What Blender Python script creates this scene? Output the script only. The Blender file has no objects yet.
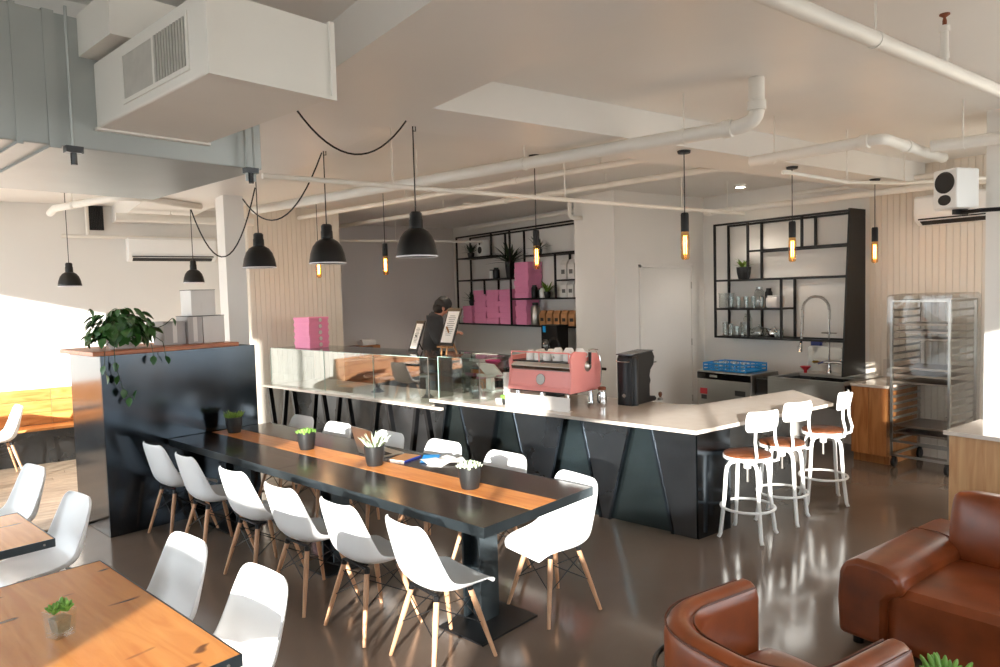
import bpy, math, random
from mathutils import Vector, Matrix, Euler
random.seed(7)
R = math.radians
SC = bpy.context.scene
COL = SC.collection

# ------------------------------------------------------------------ camera
YAW, PITCH, ROLL, PHI = R(54.134), R(3.230), R(-1.566), R(11.674)
cam_d = bpy.data.cameras.new('camera'); cam = bpy.data.objects.new('camera', cam_d); COL.objects.link(cam)
cam_d.sensor_width = 36.0; cam_d.lens = 36.0 * 0.70305; cam_d.clip_start = 0.05
_f = Vector((math.cos(YAW) * math.cos(PITCH), math.sin(YAW) * math.cos(PITCH), -math.sin(PITCH)))
_r = Vector((math.sin(YAW), -math.cos(YAW), 0)); _u = _r.cross(_f)
_r2 = math.cos(ROLL) * _r + math.sin(ROLL) * _u; _u2 = -math.sin(ROLL) * _r + math.cos(ROLL) * _u
_m = Matrix((_r2, _u2, -_f)).transposed().to_4x4(); _m.translation = Vector((0, 0, 2.05))
cam.matrix_world = _m
SC.camera = cam

# ------------------------------------------------------------------ sky, sun, exposure
SUN_ELEV, SUN_AZ = R(10.5), R(41.5)
w = bpy.data.worlds.new('sky'); SC.world = w; w.use_nodes = True
bg = w.node_tree.nodes['Background']; bg.inputs[0].default_value = (0.86, 0.93, 1.0, 1); bg.inputs[1].default_value = 4.3
sd = bpy.data.lights.new('sun', 'SUN'); sun = bpy.data.objects.new('sun', sd); COL.objects.link(sun)
sd.energy = 15.0; sd.color = (1.0, 0.95, 0.89); sd.angle = R(0.8)
_t = Vector((math.cos(SUN_AZ) * math.cos(SUN_ELEV), math.sin(SUN_AZ) * math.cos(SUN_ELEV), -math.sin(SUN_ELEV)))
sun.rotation_euler = (-_t).to_track_quat('Z', 'Y').to_euler(); sun.location = (-8, -8, 6)
vs = SC.view_settings
vs.view_transform = 'Standard'; vs.look = 'None'; vs.gamma = 1.0; vs.use_curve_mapping = False
vs.exposure = 0.45

# ------------------------------------------------------------------ helpers
def W(u, v):      # furniture frame (turned PHI against the building) -> building frame
    return (u * math.cos(PHI) - v * math.sin(PHI), u * math.sin(PHI) + v * math.cos(PHI))
def W3(u, v, z): return (*W(u, v), z)
def lin(c):
    return tuple(((x / 255) / 12.92 if x / 255 <= 0.04045 else ((x / 255 + 0.055) / 1.055) ** 2.4) for x in c)

class MB:
    def __init__(s): s.v = []; s.f = []
    def add(s, vs, fs, M=None):
        b = len(s.v)
        for p in vs: s.v.append(tuple(M @ Vector(p)) if M is not None else tuple(p))
        for f in fs: s.f.append(tuple(b + i for i in f))
        return s
    def box(s, a, b, M=None):
        x0, y0, z0 = a; x1, y1, z1 = b
        if x0 > x1: x0, x1 = x1, x0
        if y0 > y1: y0, y1 = y1, y0
        if z0 > z1: z0, z1 = z1, z0
        return s.add([(x0,y0,z0),(x1,y0,z0),(x1,y1,z0),(x0,y1,z0),(x0,y0,z1),(x1,y0,z1),(x1,y1,z1),(x0,y1,z1)],
              [(0,3,2,1),(4,5,6,7),(0,1,5,4),(1,2,6,5),(2,3,7,6),(3,0,4,7)], M)
    def cbox(s, c, d, rz=0, M=None):
        m = Matrix.Translation(c) @ Matrix.Rotation(rz, 4, 'Z')
        if M is not None: m = m @ M
        return s.box((-d[0]/2,-d[1]/2,-d[2]/2), (d[0]/2,d[1]/2,d[2]/2), m)
    def tube(s, pts, r, seg=8, closed=False, cap=True):
        pts = [Vector(p) for p in pts]; n = len(pts)
        rs = r if isinstance(r, (list, tuple)) else [r] * n
        b = len(s.v); up = None
        for i, p in enumerate(pts):
            if closed: d = pts[(i+1) % n] - pts[i-1]
            else: d = pts[min(i+1, n-1)] - pts[max(i-1, 0)]
            d.normalize()
            if up is None:
                up = Vector((0,0,1)) if abs(d.z) < 0.9 else Vector((1,0,0))
            a = d.cross(up)
            if a.length < 1e-5: a = d.cross(Vector((0,1,0)))
            a.normalize(); c = a.cross(d).normalized(); up = c
            for k in range(seg):
                t = 2 * math.pi * k / seg
                s.v.append(tuple(p + rs[i] * (math.cos(t) * a + math.sin(t) * c)))
        m = n if closed else n - 1
        for i in range(m):
            for k in range(seg):
                i2 = (i + 1) % n
                s.f.append((b+i*seg+k, b+i2*seg+k, b+i2*seg+(k+1)%seg, b+i*seg+(k+1)%seg))
        if cap and not closed:
            s.f.append(tuple(b + k for k in range(seg)))
            s.f.append(tuple(b + (n-1)*seg + k for k in reversed(range(seg))))
        return s
    def lathe(s, prof, seg=24, c=(0,0,0), M=None):
        vs = []; fs = []; n = len(prof)
        for (r, z) in prof:
            for k in range(seg):
                t = 2*math.pi*k/seg
                vs.append((c[0]+r*math.cos(t), c[1]+r*math.sin(t), c[2]+z))
        for i in range(n-1):
            for k in range(seg):
                fs.append((i*seg+k, i*seg+(k+1)%seg, (i+1)*seg+(k+1)%seg, (i+1)*seg+k))
        if prof[0][0] > 1e-4: fs.append(tuple(reversed(range(seg))))
        if prof[-1][0] > 1e-4: fs.append(tuple((n-1)*seg+k for k in range(seg)))
        return s.add(vs, fs, M)
    def cyl(s, p, r, h, seg=20, r2=None): return s.lathe([(r,0),(r if r2 is None else r2,h)], seg, p)
    def prism(s, poly, z0, z1, M=None):
        n = len(poly)
        vs = [(x,y,z0) for x,y in poly] + [(x,y,z1) for x,y in poly]
        fs = [tuple(reversed(range(n))), tuple(range(n, 2*n))] + [(i,(i+1)%n,n+(i+1)%n,n+i) for i in range(n)]
        return s.add(vs, fs, M)
    def ball(s, c, r, seg=10, ring=7):
        if not isinstance(r, (list, tuple)): r = (r, r, r)
        vs = [(c[0],c[1],c[2]-r[2])]; fs = []
        for i in range(1, ring):
            a = -math.pi/2 + math.pi*i/ring
            for k in range(seg):
                t = 2*math.pi*k/seg
                vs.append((c[0]+r[0]*math.cos(a)*math.cos(t), c[1]+r[1]*math.cos(a)*math.sin(t), c[2]+r[2]*math.sin(a)))
        vs.append((c[0],c[1],c[2]+r[2])); L = len(vs)-1
        for k in range(seg): fs.append((0, 1+(k+1)%seg, 1+k)); fs.append((L, L-seg+k, L-seg+(k+1)%seg))
        for i in range(ring-2):
            for k in range(seg):
                fs.append((1+i*seg+k, 1+i*seg+(k+1)%seg, 1+(i+1)*seg+(k+1)%seg, 1+(i+1)*seg+k))
        return s.add(vs, fs)
    def grid(s, P):
        n, m = len(P), len(P[0])
        return s.add([p for row in P for p in row],
                     [(i*m+j, i*m+j+1, (i+1)*m+j+1, (i+1)*m+j) for i in range(n-1) for j in range(m-1)])

def build(name, mb, mat, parent=None, smooth=False, bevel=0, sub=0, solid=0, loc=(0,0,0), rz=0):
    if isinstance(mb, MB):
        me = bpy.data.meshes.new(name); me.from_pydata(mb.v, [], mb.f); me.update()
    else: me = mb
    if mat and not me.materials: me.materials.append(mat)
    if smooth:
        for p in me.polygons: p.use_smooth = True
    o = bpy.data.objects.new(name, me); COL.objects.link(o)
    o.location = loc; o.rotation_euler = (0, 0, rz)
    if parent: o.parent = parent
    if solid:
        m = o.modifiers.new('solid', 'SOLIDIFY'); m.thickness = solid; m.offset = 0
    if bevel:
        m = o.modifiers.new('bevel', 'BEVEL'); m.width = bevel; m.segments = 2; m.limit_method = 'ANGLE'; m.angle_limit = R(40)
    if sub:
        m = o.modifiers.new('sub', 'SUBSURF'); m.levels = sub; m.render_levels = sub
    if smooth and not sub:
        try: me.set_sharp_from_angle(angle=R(42))
        except Exception: pass
    return o
def tag(o, label=None, cat=None, group=None, kind=None):
    if label: o['label'] = label
    if cat: o['category'] = cat
    if group: o['group'] = group
    if kind: o['kind'] = kind
    return o
def thing(name, label, cat, loc=(0,0,0), rz=0, group=None):
    o = bpy.data.objects.new(name, None); COL.objects.link(o); o.empty_display_size = 0.1
    o.location = loc; o.rotation_euler = (0, 0, rz)
    return tag(o, label, cat, group)
def struct(name, mb, mat, parent=None, **k):
    return tag(build(name, mb, mat, parent, **k), kind='structure')
def copy_tree(o, parent=None):
    c = o.copy(); COL.objects.link(c); c.parent = parent
    for ch in list(o.children): copy_tree(ch, c)
    return c
def place(root, loc, rz, label, group=None):
    root.location = loc; root.rotation_euler = (0, 0, rz); root['label'] = label
    if group: root['group'] = group
    return root

# ------------------------------------------------------------------ materials
def mat(name, col, rough=0.5, metal=0.0, var=0.06, vs_=6.0, bump=0.0, bs=60.0, spec=0.5, coat=0.0, rvar=0.0, stretch=None, emit=None, estr=0):
    m = bpy.data.materials.new(name); m.use_nodes = True
    nt = m.node_tree; N = nt.nodes; L = nt.links; p = N['Principled BSDF']
    c = lin(col)
    p.inputs['Roughness'].default_value = rough; p.inputs['Metallic'].default_value = metal
    p.inputs['Specular IOR Level'].default_value = spec; p.inputs['Coat Weight'].default_value = coat
    p.inputs['Coat Roughness'].default_value = 0.12
    tc = N.new('ShaderNodeTexCoord'); mp = N.new('ShaderNodeMapping'); L.new(tc.outputs['Object'], mp.inputs[0])
    if stretch: mp.inputs['Scale'].default_value = stretch
    nz = N.new('ShaderNodeTexNoise'); nz.inputs['Scale'].default_value = vs_; nz.inputs['Detail'].default_value = 5
    L.new(mp.outputs[0], nz.inputs['Vector'])
    rp = N.new('ShaderNodeValToRGB'); L.new(nz.outputs['Fac'], rp.inputs[0])
    rp.color_ramp.elements[0].position = 0.2; rp.color_ramp.elements[1].position = 0.8
    rp.color_ramp.elements[0].color = (*[x * (1 - var) for x in c], 1)
    rp.color_ramp.elements[1].color = (*[min(1, x * (1 + var)) for x in c], 1)
    L.new(rp.outputs[0], p.inputs['Base Color'])
    if rvar:
        mr = N.new('ShaderNodeMapRange'); L.new(nz.outputs['Fac'], mr.inputs[0])
        mr.inputs[1].default_value = 0.15; mr.inputs[2].default_value = 0.85
        mr.inputs[3].default_value = max(0, rough - rvar); mr.inputs[4].default_value = rough + rvar
        L.new(mr.outputs[0], p.inputs['Roughness'])
    if bump:
        n2 = N.new('ShaderNodeTexNoise'); n2.inputs['Scale'].default_value = bs; n2.inputs['Detail'].default_value = 4
        L.new(mp.outputs[0], n2.inputs['Vector'])
        b = N.new('ShaderNodeBump'); b.inputs['Strength'].default_value = bump; b.inputs['Distance'].default_value = 0.01
        L.new(n2.outputs['Fac'], b.inputs['Height']); L.new(b.outputs[0], p.inputs['Normal'])
    if emit:
        p.inputs['Emission Color'].default_value = (*lin(emit), 1); p.inputs['Emission Strength'].default_value = estr
    return m
def wood(name, c1, c2, rough=0.35, scale=(1, 14, 14), knots=0.0, coat=0.0, ws=2.2):
    m = bpy.data.materials.new(name); m.use_nodes = True
    nt = m.node_tree; N = nt.nodes; L = nt.links; p = N['Principled BSDF']
    p.inputs['Roughness'].default_value = rough; p.inputs['Coat Weight'].default_value = coat; p.inputs['Coat Roughness'].default_value = 0.15
    tc = N.new('ShaderNodeTexCoord'); mp = N.new('ShaderNodeMapping'); mp.inputs['Scale'].default_value = scale
    L.new(tc.outputs['Object'], mp.inputs[0])
    oi = N.new('ShaderNodeObjectInfo'); ad = N.new('ShaderNodeVectorMath'); ad.operation = 'ADD'
    mu = N.new('ShaderNodeMath'); mu.operation = 'MULTIPLY'; mu.inputs[1].default_value = 37.0; L.new(oi.outputs['Random'], mu.inputs[0])
    L.new(mp.outputs[0], ad.inputs[0]); L.new(mu.outputs[0], ad.inputs[1])
    nz = N.new('ShaderNodeTexNoise'); nz.inputs['Scale'].default_value = ws; nz.inputs['Detail'].default_value = 6; nz.inputs['Distortion'].default_value = 1.2
    L.new(ad.outputs[0], nz.inputs['Vector'])
    rp = N.new('ShaderNodeValToRGB'); L.new(nz.outputs['Fac'], rp.inputs[0])
    rp.color_ramp.elements[0].position = 0.33; rp.color_ramp.elements[1].position = 0.68
    rp.color_ramp.elements[0].color = (*lin(c2), 1); rp.color_ramp.elements[1].color = (*lin(c1), 1)
    hs = N.new('ShaderNodeHueSaturation'); mr = N.new('ShaderNodeMapRange')
    mr.inputs[3].default_value = 0.86; mr.inputs[4].default_value = 1.14
    L.new(oi.outputs['Random'], mr.inputs[0]); L.new(mr.outputs[0], hs.inputs['Value']); L.new(rp.outputs[0], hs.inputs['Color'])
    out = hs.outputs[0]
    if knots:
        n2 = N.new('ShaderNodeTexNoise'); n2.inputs['Scale'].default_value = 5.0; n2.inputs['Detail'].default_value = 1
        mp2 = N.new('ShaderNodeMapping'); mp2.inputs['Scale'].default_value = (0.9, 2.2, 1.0); mp2.inputs['Rotation'].default_value = (0, 0, 0.3); L.new(tc.outputs['Object'], mp2.inputs[0]); L.new(mp2.outputs[0], n2.inputs['Vector'])
        r2 = N.new('ShaderNodeValToRGB'); L.new(n2.outputs['Fac'], r2.inputs[0])
        r2.color_ramp.elements[0].position = 0.675; r2.color_ramp.elements[1].position = 0.71
        r2.color_ramp.elements[0].color = (0,0,0,1); r2.color_ramp.elements[1].color = (knots,knots,knots,1)
        mx = N.new('ShaderNodeMixRGB'); L.new(r2.outputs[0], mx.inputs[0]); L.new(out, mx.inputs[1]); mx.inputs[2].default_value = (*lin((70,32,14)),1)
        out = mx.outputs[0]
    L.new(out, p.inputs['Base Color'])
    b = N.new('ShaderNodeBump'); b.inputs['Strength'].default_value = 0.08; L.new(nz.outputs['Fac'], b.inputs['Height']); L.new(b.outputs[0], p.inputs['Normal'])
    return m
def glass(name, tint=(0.93, 0.97, 0.95), ior=1.5, boost=1.0):
    m = bpy.data.materials.new(name); m.use_nodes = True
    nt = m.node_tree; N = nt.nodes; L = nt.links
    for n in list(N):
        if n.type == 'BSDF_PRINCIPLED': N.remove(n)
    t = N.new('ShaderNodeBsdfTransparent'); t.inputs[0].default_value = (*tint, 1)
    g = N.new('ShaderNodeBsdfGlossy'); g.inputs['Roughness'].default_value = 0.02
    lw = N.new('ShaderNodeLayerWeight'); lw.inputs[0].default_value = 0.5          # Schlick reflectance, same from both sides of a thin pane
    pw_ = N.new('ShaderNodeMath'); pw_.operation = 'POWER'; pw_.inputs[1].default_value = 5.0; L.new(lw.outputs['Facing'], pw_.inputs[0])
    f0 = ((ior - 1) / (ior + 1)) ** 2 * 2 * boost
    mu = N.new('ShaderNodeMath'); mu.operation = 'MULTIPLY_ADD'; mu.use_clamp = True; mu.inputs[1].default_value = 1 - f0; mu.inputs[2].default_value = f0; L.new(pw_.outputs[0], mu.inputs[0])
    mx = N.new('ShaderNodeMixShader'); L.new(mu.outputs[0], mx.inputs[0]); L.new(t.outputs[0], mx.inputs[1]); L.new(g.outputs[0], mx.inputs[2])
    L.new(mx.outputs[0], N['Material Output'].inputs[0])
    return m

M = {}
M['paint'] = mat('white_paint', (230, 227, 222), 0.55, var=0.03, vs_=1.3, bump=0.03, bs=40)
M['ceil'] = mat('ceiling_paint', (232, 229, 224), 0.40, var=0.05, vs_=0.9, bump=0.05, bs=14)
M['grey_wall'] = mat('grey_paint', (212, 207, 204), 0.6, var=0.03, vs_=1.1, bump=0.03, bs=40)
M['bead'] = mat('beadboard_paint', (222, 213, 200), 0.45, var=0.03, vs_=2)
M['concrete'] = mat('polished_concrete', (112, 97, 86), 0.14, var=0.22, vs_=0.9, bump=0.015, bs=5, rvar=0.06, spec=0.6)
M['plank'] = wood('grey_oak', (176, 158, 138), (128, 110, 92), 0.4, (1.2, 9, 9))
M['steel_black'] = mat('blackened_steel', (66, 73, 80), 0.15, 0.97, var=0.25, vs_=1.8, rvar=0.07)
M['steel_dark'] = mat('dark_steel_sheet', (92, 95, 98), 0.27, 0.97, var=0.35, vs_=1.4, rvar=0.08)
M['steel_green'] = mat('dark_green_steel_sheet', (90, 104, 106), 0.25, 0.97, var=0.3, vs_=1.4, rvar=0.08)
M['table_black'] = mat('black_stained_wood', (40, 32, 29), 0.19, var=0.3, vs_=3, stretch=(6, 0.8, 1), rvar=0.05)
M['edge_steel'] = mat('steel_edging', (74, 83, 88), 0.32, 0.85, var=0.2, vs_=5)
M['strip'] = wood('honey_strip', (226, 152, 84), (200, 118, 56), 0.3, (10, 1.0, 10))
M['fgwood'] = wood('knotty_wood', (230, 156, 82), (208, 128, 60), 0.26, (7, .7, 7), knots=0.85, coat=0.2)
M['topwood'] = wood('cabinet_top_wood', (196, 118, 66), (150, 78, 38), 0.35, (1.2, 10, 10))
M['bench'] = wood('bench_wood', (214, 150, 88), (188, 112, 54), 0.35, (1.1, 8, 8))
M['cab_wood'] = wood('cabinet_wood', (196, 136, 82), (164, 100, 52), 0.4, (8, 8, 0.8))
M['pale_wood'] = wood('pale_cabinet_wood', (214, 172, 126), (192, 144, 98), 0.4, (8, 8, 0.8))
M['leg_wood'] = wood('beech', (216, 170, 134), (192, 142, 106), 0.42, (8, 8, 1))
M['seat_wood'] = wood('stool_seat_wood', (120, 68, 38), (84, 45, 24), 0.35, (1.5, 10, 10))
M['shell'] = mat('white_plastic', (238, 238, 238), 0.32, var=0.01, spec=0.5)
M['shell_shaded'] = mat('shaded_white_plastic', (226, 216, 206), 0.36, var=0.01)  # white shell plastic with shade put into its colour; unused
M['white_metal'] = mat('white_enamel', (240, 240, 238), 0.3, var=0.01)
M['black'] = mat('black_metal', (22, 22, 24), 0.4, 0.3, var=0.1)
M['black_matte'] = mat('black_matte', (26, 25, 25), 0.6, var=0.1)
M['dome'] = mat('charcoal_enamel', (22, 21, 21), 0.36, 0.2, var=0.1)
M['dome_in'] = mat('white_inner_enamel', (236, 232, 236), 0.5, var=0.02)
M['pipe'] = mat('pipe_paint', (232, 228, 220), 0.42, var=0.04, vs_=4)
M['galv'] = mat('painted_duct_metal', (172, 177, 175), 0.38, 0.5, var=0.08, vs_=3)
M['duct_white'] = mat('duct_white', (226, 222, 214), 0.45, var=0.04, vs_=3)
M['rust'] = mat('rusty_iron', (122, 66, 40), 0.7, var=0.3, vs_=30)
M['grille'] = mat('grille_grey', (182, 178, 170), 0.5, var=0.1, vs_=20)
M['stone'] = mat('quartz_top', (206, 196, 186), 0.14, var=0.05, vs_=9, spec=0.6)
M['steel'] = mat('stainless', (178, 174, 168), 0.30, 0.95, var=0.03, vs_=4, stretch=(1, 1, 6), rvar=0.02)
M['guard'] = mat('brushed_guard', (226, 220, 214), 0.38, 0.35, var=0.03)  # whitish tone carries the sunlit reflection on the plate
M['chrome'] = mat('chrome', (220, 220, 220), 0.08, 1.0, var=0.02)
M['pink'] = mat('pink_enamel', (246, 158, 152), 0.32, var=0.03, spec=0.5)
M['pinkbox'] = mat('pink_card', (236, 146, 186), 0.6, var=0.04, vs_=8)
M['pinkdark'] = mat('magenta_plastic', (206, 60, 140), 0.4, var=0.03)
M['kraft'] = mat('kraft_paper', (164, 118, 76), 0.75, var=0.1, vs_=14)
M['white_card'] = mat('white_card', (226, 222, 218), 0.6, var=0.03)
M['grey_card'] = mat('grey_card', (178, 174, 172), 0.6, var=0.03)
M['paper'] = mat('paper', (240, 238, 234), 0.7, var=0.02)
M['ink'] = mat('grey_ink', (110, 108, 106), 0.8, var=0.02)
M['blue'] = mat('blue_plastic', (16, 136, 206), 0.4, var=0.05)
M['navy'] = mat('navy_plastic', (26, 50, 130), 0.4, var=0.05)
M['red'] = mat('red_plastic', (196, 44, 56), 0.4, var=0.05)
M['yellow'] = mat('brass', (200, 160, 60), 0.3, 0.8, var=0.05)
M['leather'] = mat('cognac_leather', (120, 58, 27), 0.30, var=0.55, vs_=4.0, bump=0.05, bs=22, spec=0.5, rvar=0.03)
M['leather2'] = mat('tan_leather', (140, 70, 35), 0.30, var=0.42, vs_=5, bump=0.05, bs=26, spec=0.5, rvar=0.03)
M['seam'] = mat('leather_seam', (96, 46, 22), 0.5, var=0.1)
M['leaf'] = mat('pothos_leaf', (46, 92, 36), 0.35, var=0.4, vs_=9)
M['leaf2'] = mat('succulent_leaf', (122, 170, 74), 0.45, var=0.25, vs_=12)
M['leaf_pale'] = mat('pale_succulent_leaf', (192, 206, 178), 0.5, var=0.12, vs_=12)
M['leaf_spiky'] = mat('spiky_leaf', (110, 140, 50), 0.45, var=0.35, vs_=12)
M['leaf_dark'] = mat('dark_leaf', (38, 58, 34), 0.5, var=0.3, vs_=9)
M['pebble'] = mat('pale_roots', (150, 134, 108), 0.8, var=0.35, vs_=60)
M['soil'] = mat('soil', (58, 46, 36), 0.9, var=0.3, vs_=40)
M['pot'] = mat('black_pot', (28, 28, 28), 0.45, var=0.08, vs_=6)
M['hair'] = mat('dark_hair', (26, 20, 18), 0.6, var=0.3, vs_=60)
M['skin'] = mat('skin', (190, 132, 108), 0.5, var=0.05)
M['shirt'] = mat('charcoal_cloth', (54, 54, 56), 0.85, var=0.15, vs_=12, bump=0.2, bs=20)
M['trousers'] = mat('black_cloth', (30, 30, 34), 0.85, var=0.1)
M['glass'] = glass('clear_glass', (0.965, 0.985, 0.975), 1.5)
M['case_glass'] = glass('case_glass', (0.93, 0.97, 0.95), 1.55, 1.3)
M['glass_edge'] = mat('green_glass_edge', (150, 178, 168), 0.15, var=0.05)
M['amber'] = glass('amber_glass', (0.95, 0.72, 0.42), 1.45)
M['filament'] = mat('filament', (255, 190, 110), 0.5, var=0, emit=(255, 176, 84), estr=26)
M['down'] = mat('downlight_lens', (255, 250, 240), 0.5, var=0, emit=(255, 244, 228), estr=9)
M['film'] = glass('plastic_film', (0.86, 0.86, 0.85), 1.4, 1.0)
M['screen_black'] = mat('screen_black', (14, 15, 18), 0.12, var=0.02)
M['tray'] = mat('aluminium_tray', (150, 136, 124), 0.4, 0.8, var=0.1)
M['frosted'] = glass('clear_ware', (0.84, 0.87, 0.86), 1.5, 2.2)
M['asphalt'] = mat('pavement', (168, 164, 158), 0.9, var=0.08, vs_=1.0)
M['mullion'] = mat('window_frame_paint', (58, 58, 60), 0.45, 0.3, var=0.05)

# ------------------------------------------------------------------ room shell
ZC, ZB = 3.42, 3.19
struct('ground', MB().box((-40, -40, -0.4), (40, 40, -0.26)), M['asphalt'])  # unseen ground outside, added so low light bounces indoors
struct('floor', MB().box((-3.2, -1.5, -0.25), (9.1, 12.6, 0)), M['concrete'])
pf = tag(build('floor_planks', MB().box((-3, 7.55, 0.0), (2.9, 11.19, 0.004)), M['soil']), kind='structure')
pw = 0.175
for i in range(21):
    y = 7.56 + i * pw
    if y + pw > 11.2: break
    cut = -2.95 + ((i * 1.37) % 2.6)
    xs = [-2.98] + [x for x in (cut + k * 2.6 for k in range(4)) if -2.6 < x < 2.6] + [2.88]
    for a, b in zip(xs[:-1], xs[1:]):
        build('plank', MB().box((a + 0.002, y, 0.0045), (b - 0.002, y + pw - 0.004, 0.016)), M['plank'], pf)
ceil = struct('ceiling', MB().box((-3.2, -1.5, ZC), (9.1, 12.6, ZC + 0.25)), M['ceil'])
build('beam', MB().box((1.45, -1.3, ZB), (2.25, 11.2, ZC + 0.02)), M['ceil'], ceil)
build('beam', MB().box((2.25, 3.75, ZB), (8.85, 4.32, ZC + 0.02)), M['ceil'], ceil)
build('beam', MB().box((-3.0, 3.75, ZB), (1.45, 4.32, ZC + 0.02)), M['ceil'], ceil)

def boards(axis, a, b, fixed, z0, z1, w=0.072, d=0.008):
    """vertical beaded boards on a wall face; axis 'x' runs along X at Y=fixed, 'y' runs along Y at X=fixed"""
    mb = MB(); n = int((b - a) / w)
    for i in range(n):
        p = a + i * w; q = p + w; g = 0.004
        prof = [(p, 0), (p + g, d), (q - g, d), (q, 0)]
        for (s0, h0), (s1, h1) in zip(prof[:-1], prof[1:]):
            if axis == 'x': pts = [(s0, fixed - h0, z0), (s1, fixed - h1, z0), (s1, fixed - h1, z1), (s0, fixed - h0, z1)]
            else: pts = [(fixed - h0, s0, z0), (fixed - h1, s1, z0), (fixed - h1, s1, z1), (fixed - h0, s0, z1)]
            mb.add(pts, [(0, 1, 2, 3)])
    return mb
wl = struct('wall_back', MB().box((-3.0, 11.2, 0), (3.06, 11.4, ZC)), M['paint'])
wp = struct('wall_partition', MB().box((3.06, 10.4, 0), (4.475, 12.35, ZC)), M['bead'])
build('beadboard', boards('x', 3.065, 4.475, 10.4, 0, ZC), M['bead'], wp)
struct('wall_kitchen_back', MB().box((4.475, 12.35, 0), (7.8, 12.55, ZC)), M['grey_wall'])
struct('wall_kitchen_side', MB().box((7.8, 7.70, 0), (8.0, 12.55, ZC)), M['paint'])
struct('wall_block', MB().box((6.95, 6.89, 0), (9.05, 7.70, ZC)), M['paint'])
wr = struct('wall_right', MB().box((8.85, -1.5, 0), (9.05, 6.89, ZC)), M['paint'])
build('beadboard', boards('y', -1.3, 4.42, 8.85, 0, ZC), M['bead'], wr)
# door in the white block
d1 = thing('door_1', None, None, (0, 0, 0)); d1['kind'] = 'structure'
build('leaf_panel', MB().box((7.46, 6.868, 0.01), (8.52, 6.888, 2.355)), M['paint'], d1, bevel=0.003)
fr = MB().box((7.41, 6.862, 0), (7.452, 6.89, 2.41)).box((8.528, 6.862, 0), (8.57, 6.89, 2.41)).box((7.41, 6.862, 2.363), (8.57, 6.89, 2.405))
build('frame', fr, M['paint'], d1, bevel=0.003)
for zz in (0.35, 1.2, 2.05): build('hinge', MB().box((8.517, 6.858, zz), (8.53, 6.869, zz + 0.1)), M['steel'], d1)
build('handle', MB().cyl((7.54, 6.80, 1.02), 0.012, 0.0001).tube([(7.54, 6.868, 1.02), (7.54, 6.81, 1.02), (7.66, 6.81, 1.02)], 0.011), M['steel'], d1, smooth=True)
# columns
struct('column_left', MB().box((2.09, 7.9, 0), (2.30, 8.22, ZB)), M['paint'])
struct('column_right', MB().box((6.62, 1.75, 0), (7.25, 2.345, ZC)), M['paint'])

# window walls to the left of and behind the viewpoint (daylight comes from here)
WN = [0]
def window_wall(name, along, fixed, bays, t=0.08):
    """bays: (start, end, sill, head); sill None = solid wall"""
    mb = MB()
    def bx(s0, s1, z0, z1):
        if along == 'y': mb.box((fixed - t, s0, z0), (fixed + t, s1, z1))
        else: mb.box((s0, fixed - t, z0), (s1, fixed + t, z1))
    for a, b, sill, head in bays:
        if sill is None: bx(a, b, 0, ZC); continue
        bx(a, b, 0, sill); bx(a, b, head, ZC)
    struct(name, mb, M['paint'])
    for a, b, sill, head in bays:
        if sill is None: continue
        WN[0] += 1
        wnd = thing('window_%d' % WN[0], None, None); wnd['kind'] = 'structure'
        n = max(1, round((b - a) / 1.9)); e = 0.025
        def fb(p0, p1, z0, z1, nm='window_frame'):
            if along == 'y': build(nm, MB().box((fixed - e, p0, z0), (fixed + e, p1, z1)), M['mullion'], wnd)
            else: build(nm, MB().box((p0, fixed - e, z0), (p1, fixed + e, z1)), M['mullion'], wnd)
        fb(a, b, sill, sill + 0.05); fb(a, b, head - 0.05, head)
        xs = [a + (b - a) * k / n for k in range(n + 1)]
        for k, x in enumerate(xs): fb(x if k == 0 else x - 0.02, x if k == n else x + 0.02, sill + .05, head - .05, 'mullion') 
        for p0, p1 in zip(xs[:-1], xs[1:]):
            p0 += .02; p1 -= .02
            if along == 'y': g = [(fixed, p0, sill + .05), (fixed, p1, sill + .05), (fixed, p1, head - .05), (fixed, p0, head - .05)]
            else: g = [(p0, fixed, sill + .05), (p1, fixed, sill + .05), (p1, fixed, head - .05), (p0, fixed, head - .05)]
            build('pane', MB().add(g, [(0, 1, 2, 3)]), M['glass'], wnd)
window_wall('wall_left', 'y', -3.1, [(-1.4, .2, 1.15, 2.92), (.2, 1.6, 1.67, 3.25), (1.6, 4.8, None, None), (4.8, 11.2, .40, 3.05)])  # unseen wall; high sill and solid stretch shaped to hold off sun
window_wall('wall_rear', 'x', -1.4, [(-3.1, 1.25, 1.62, 2.58), (1.25, 2.1, None, None), (2.1, 2.75, 1.65, 2.70), (2.75, 4.2, None, None), (4.2, 8.85, .10, 3.05)])  # unseen wall; sills, heads and solid bays shaped to limit where sun falls

# ------------------------------------------------------------------ long communal table (furniture frame)
TZ = 0.79
U0, U1, V0, V1 = 2.67, 3.69, 2.60, 6.64
t = thing('communal_table', 'long black communal table with honey wood centre strip and steel edging', 'table', W3((U0+U1)/2, (V0+V1)/2, 0), PHI)
cu, cv = (U0+U1)/2, (V0+V1)/2
def tb(u0, u1, v0, v1, z0, z1): return MB().box((u0-cu, v0-cv, z0), (u1-cu, v1-cv, z1))
vm = 4.75
for va, vb in ((V0+0.004, vm-0.001), (vm+0.001, V1-0.004)):
    build('top_board', tb(U0+0.004, 3.075, va, vb, TZ-0.035, TZ), M['table_black'], t, bevel=0.002)
    build('wood_strip', tb(3.078, 3.322, va, vb, TZ-0.035, TZ+0.0005), M['strip'], t, bevel=0.002)
    build('top_board', tb(3.325, U1-0.004, va, vb, TZ-0.035, TZ), M['table_black'], t, bevel=0.002)
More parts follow.
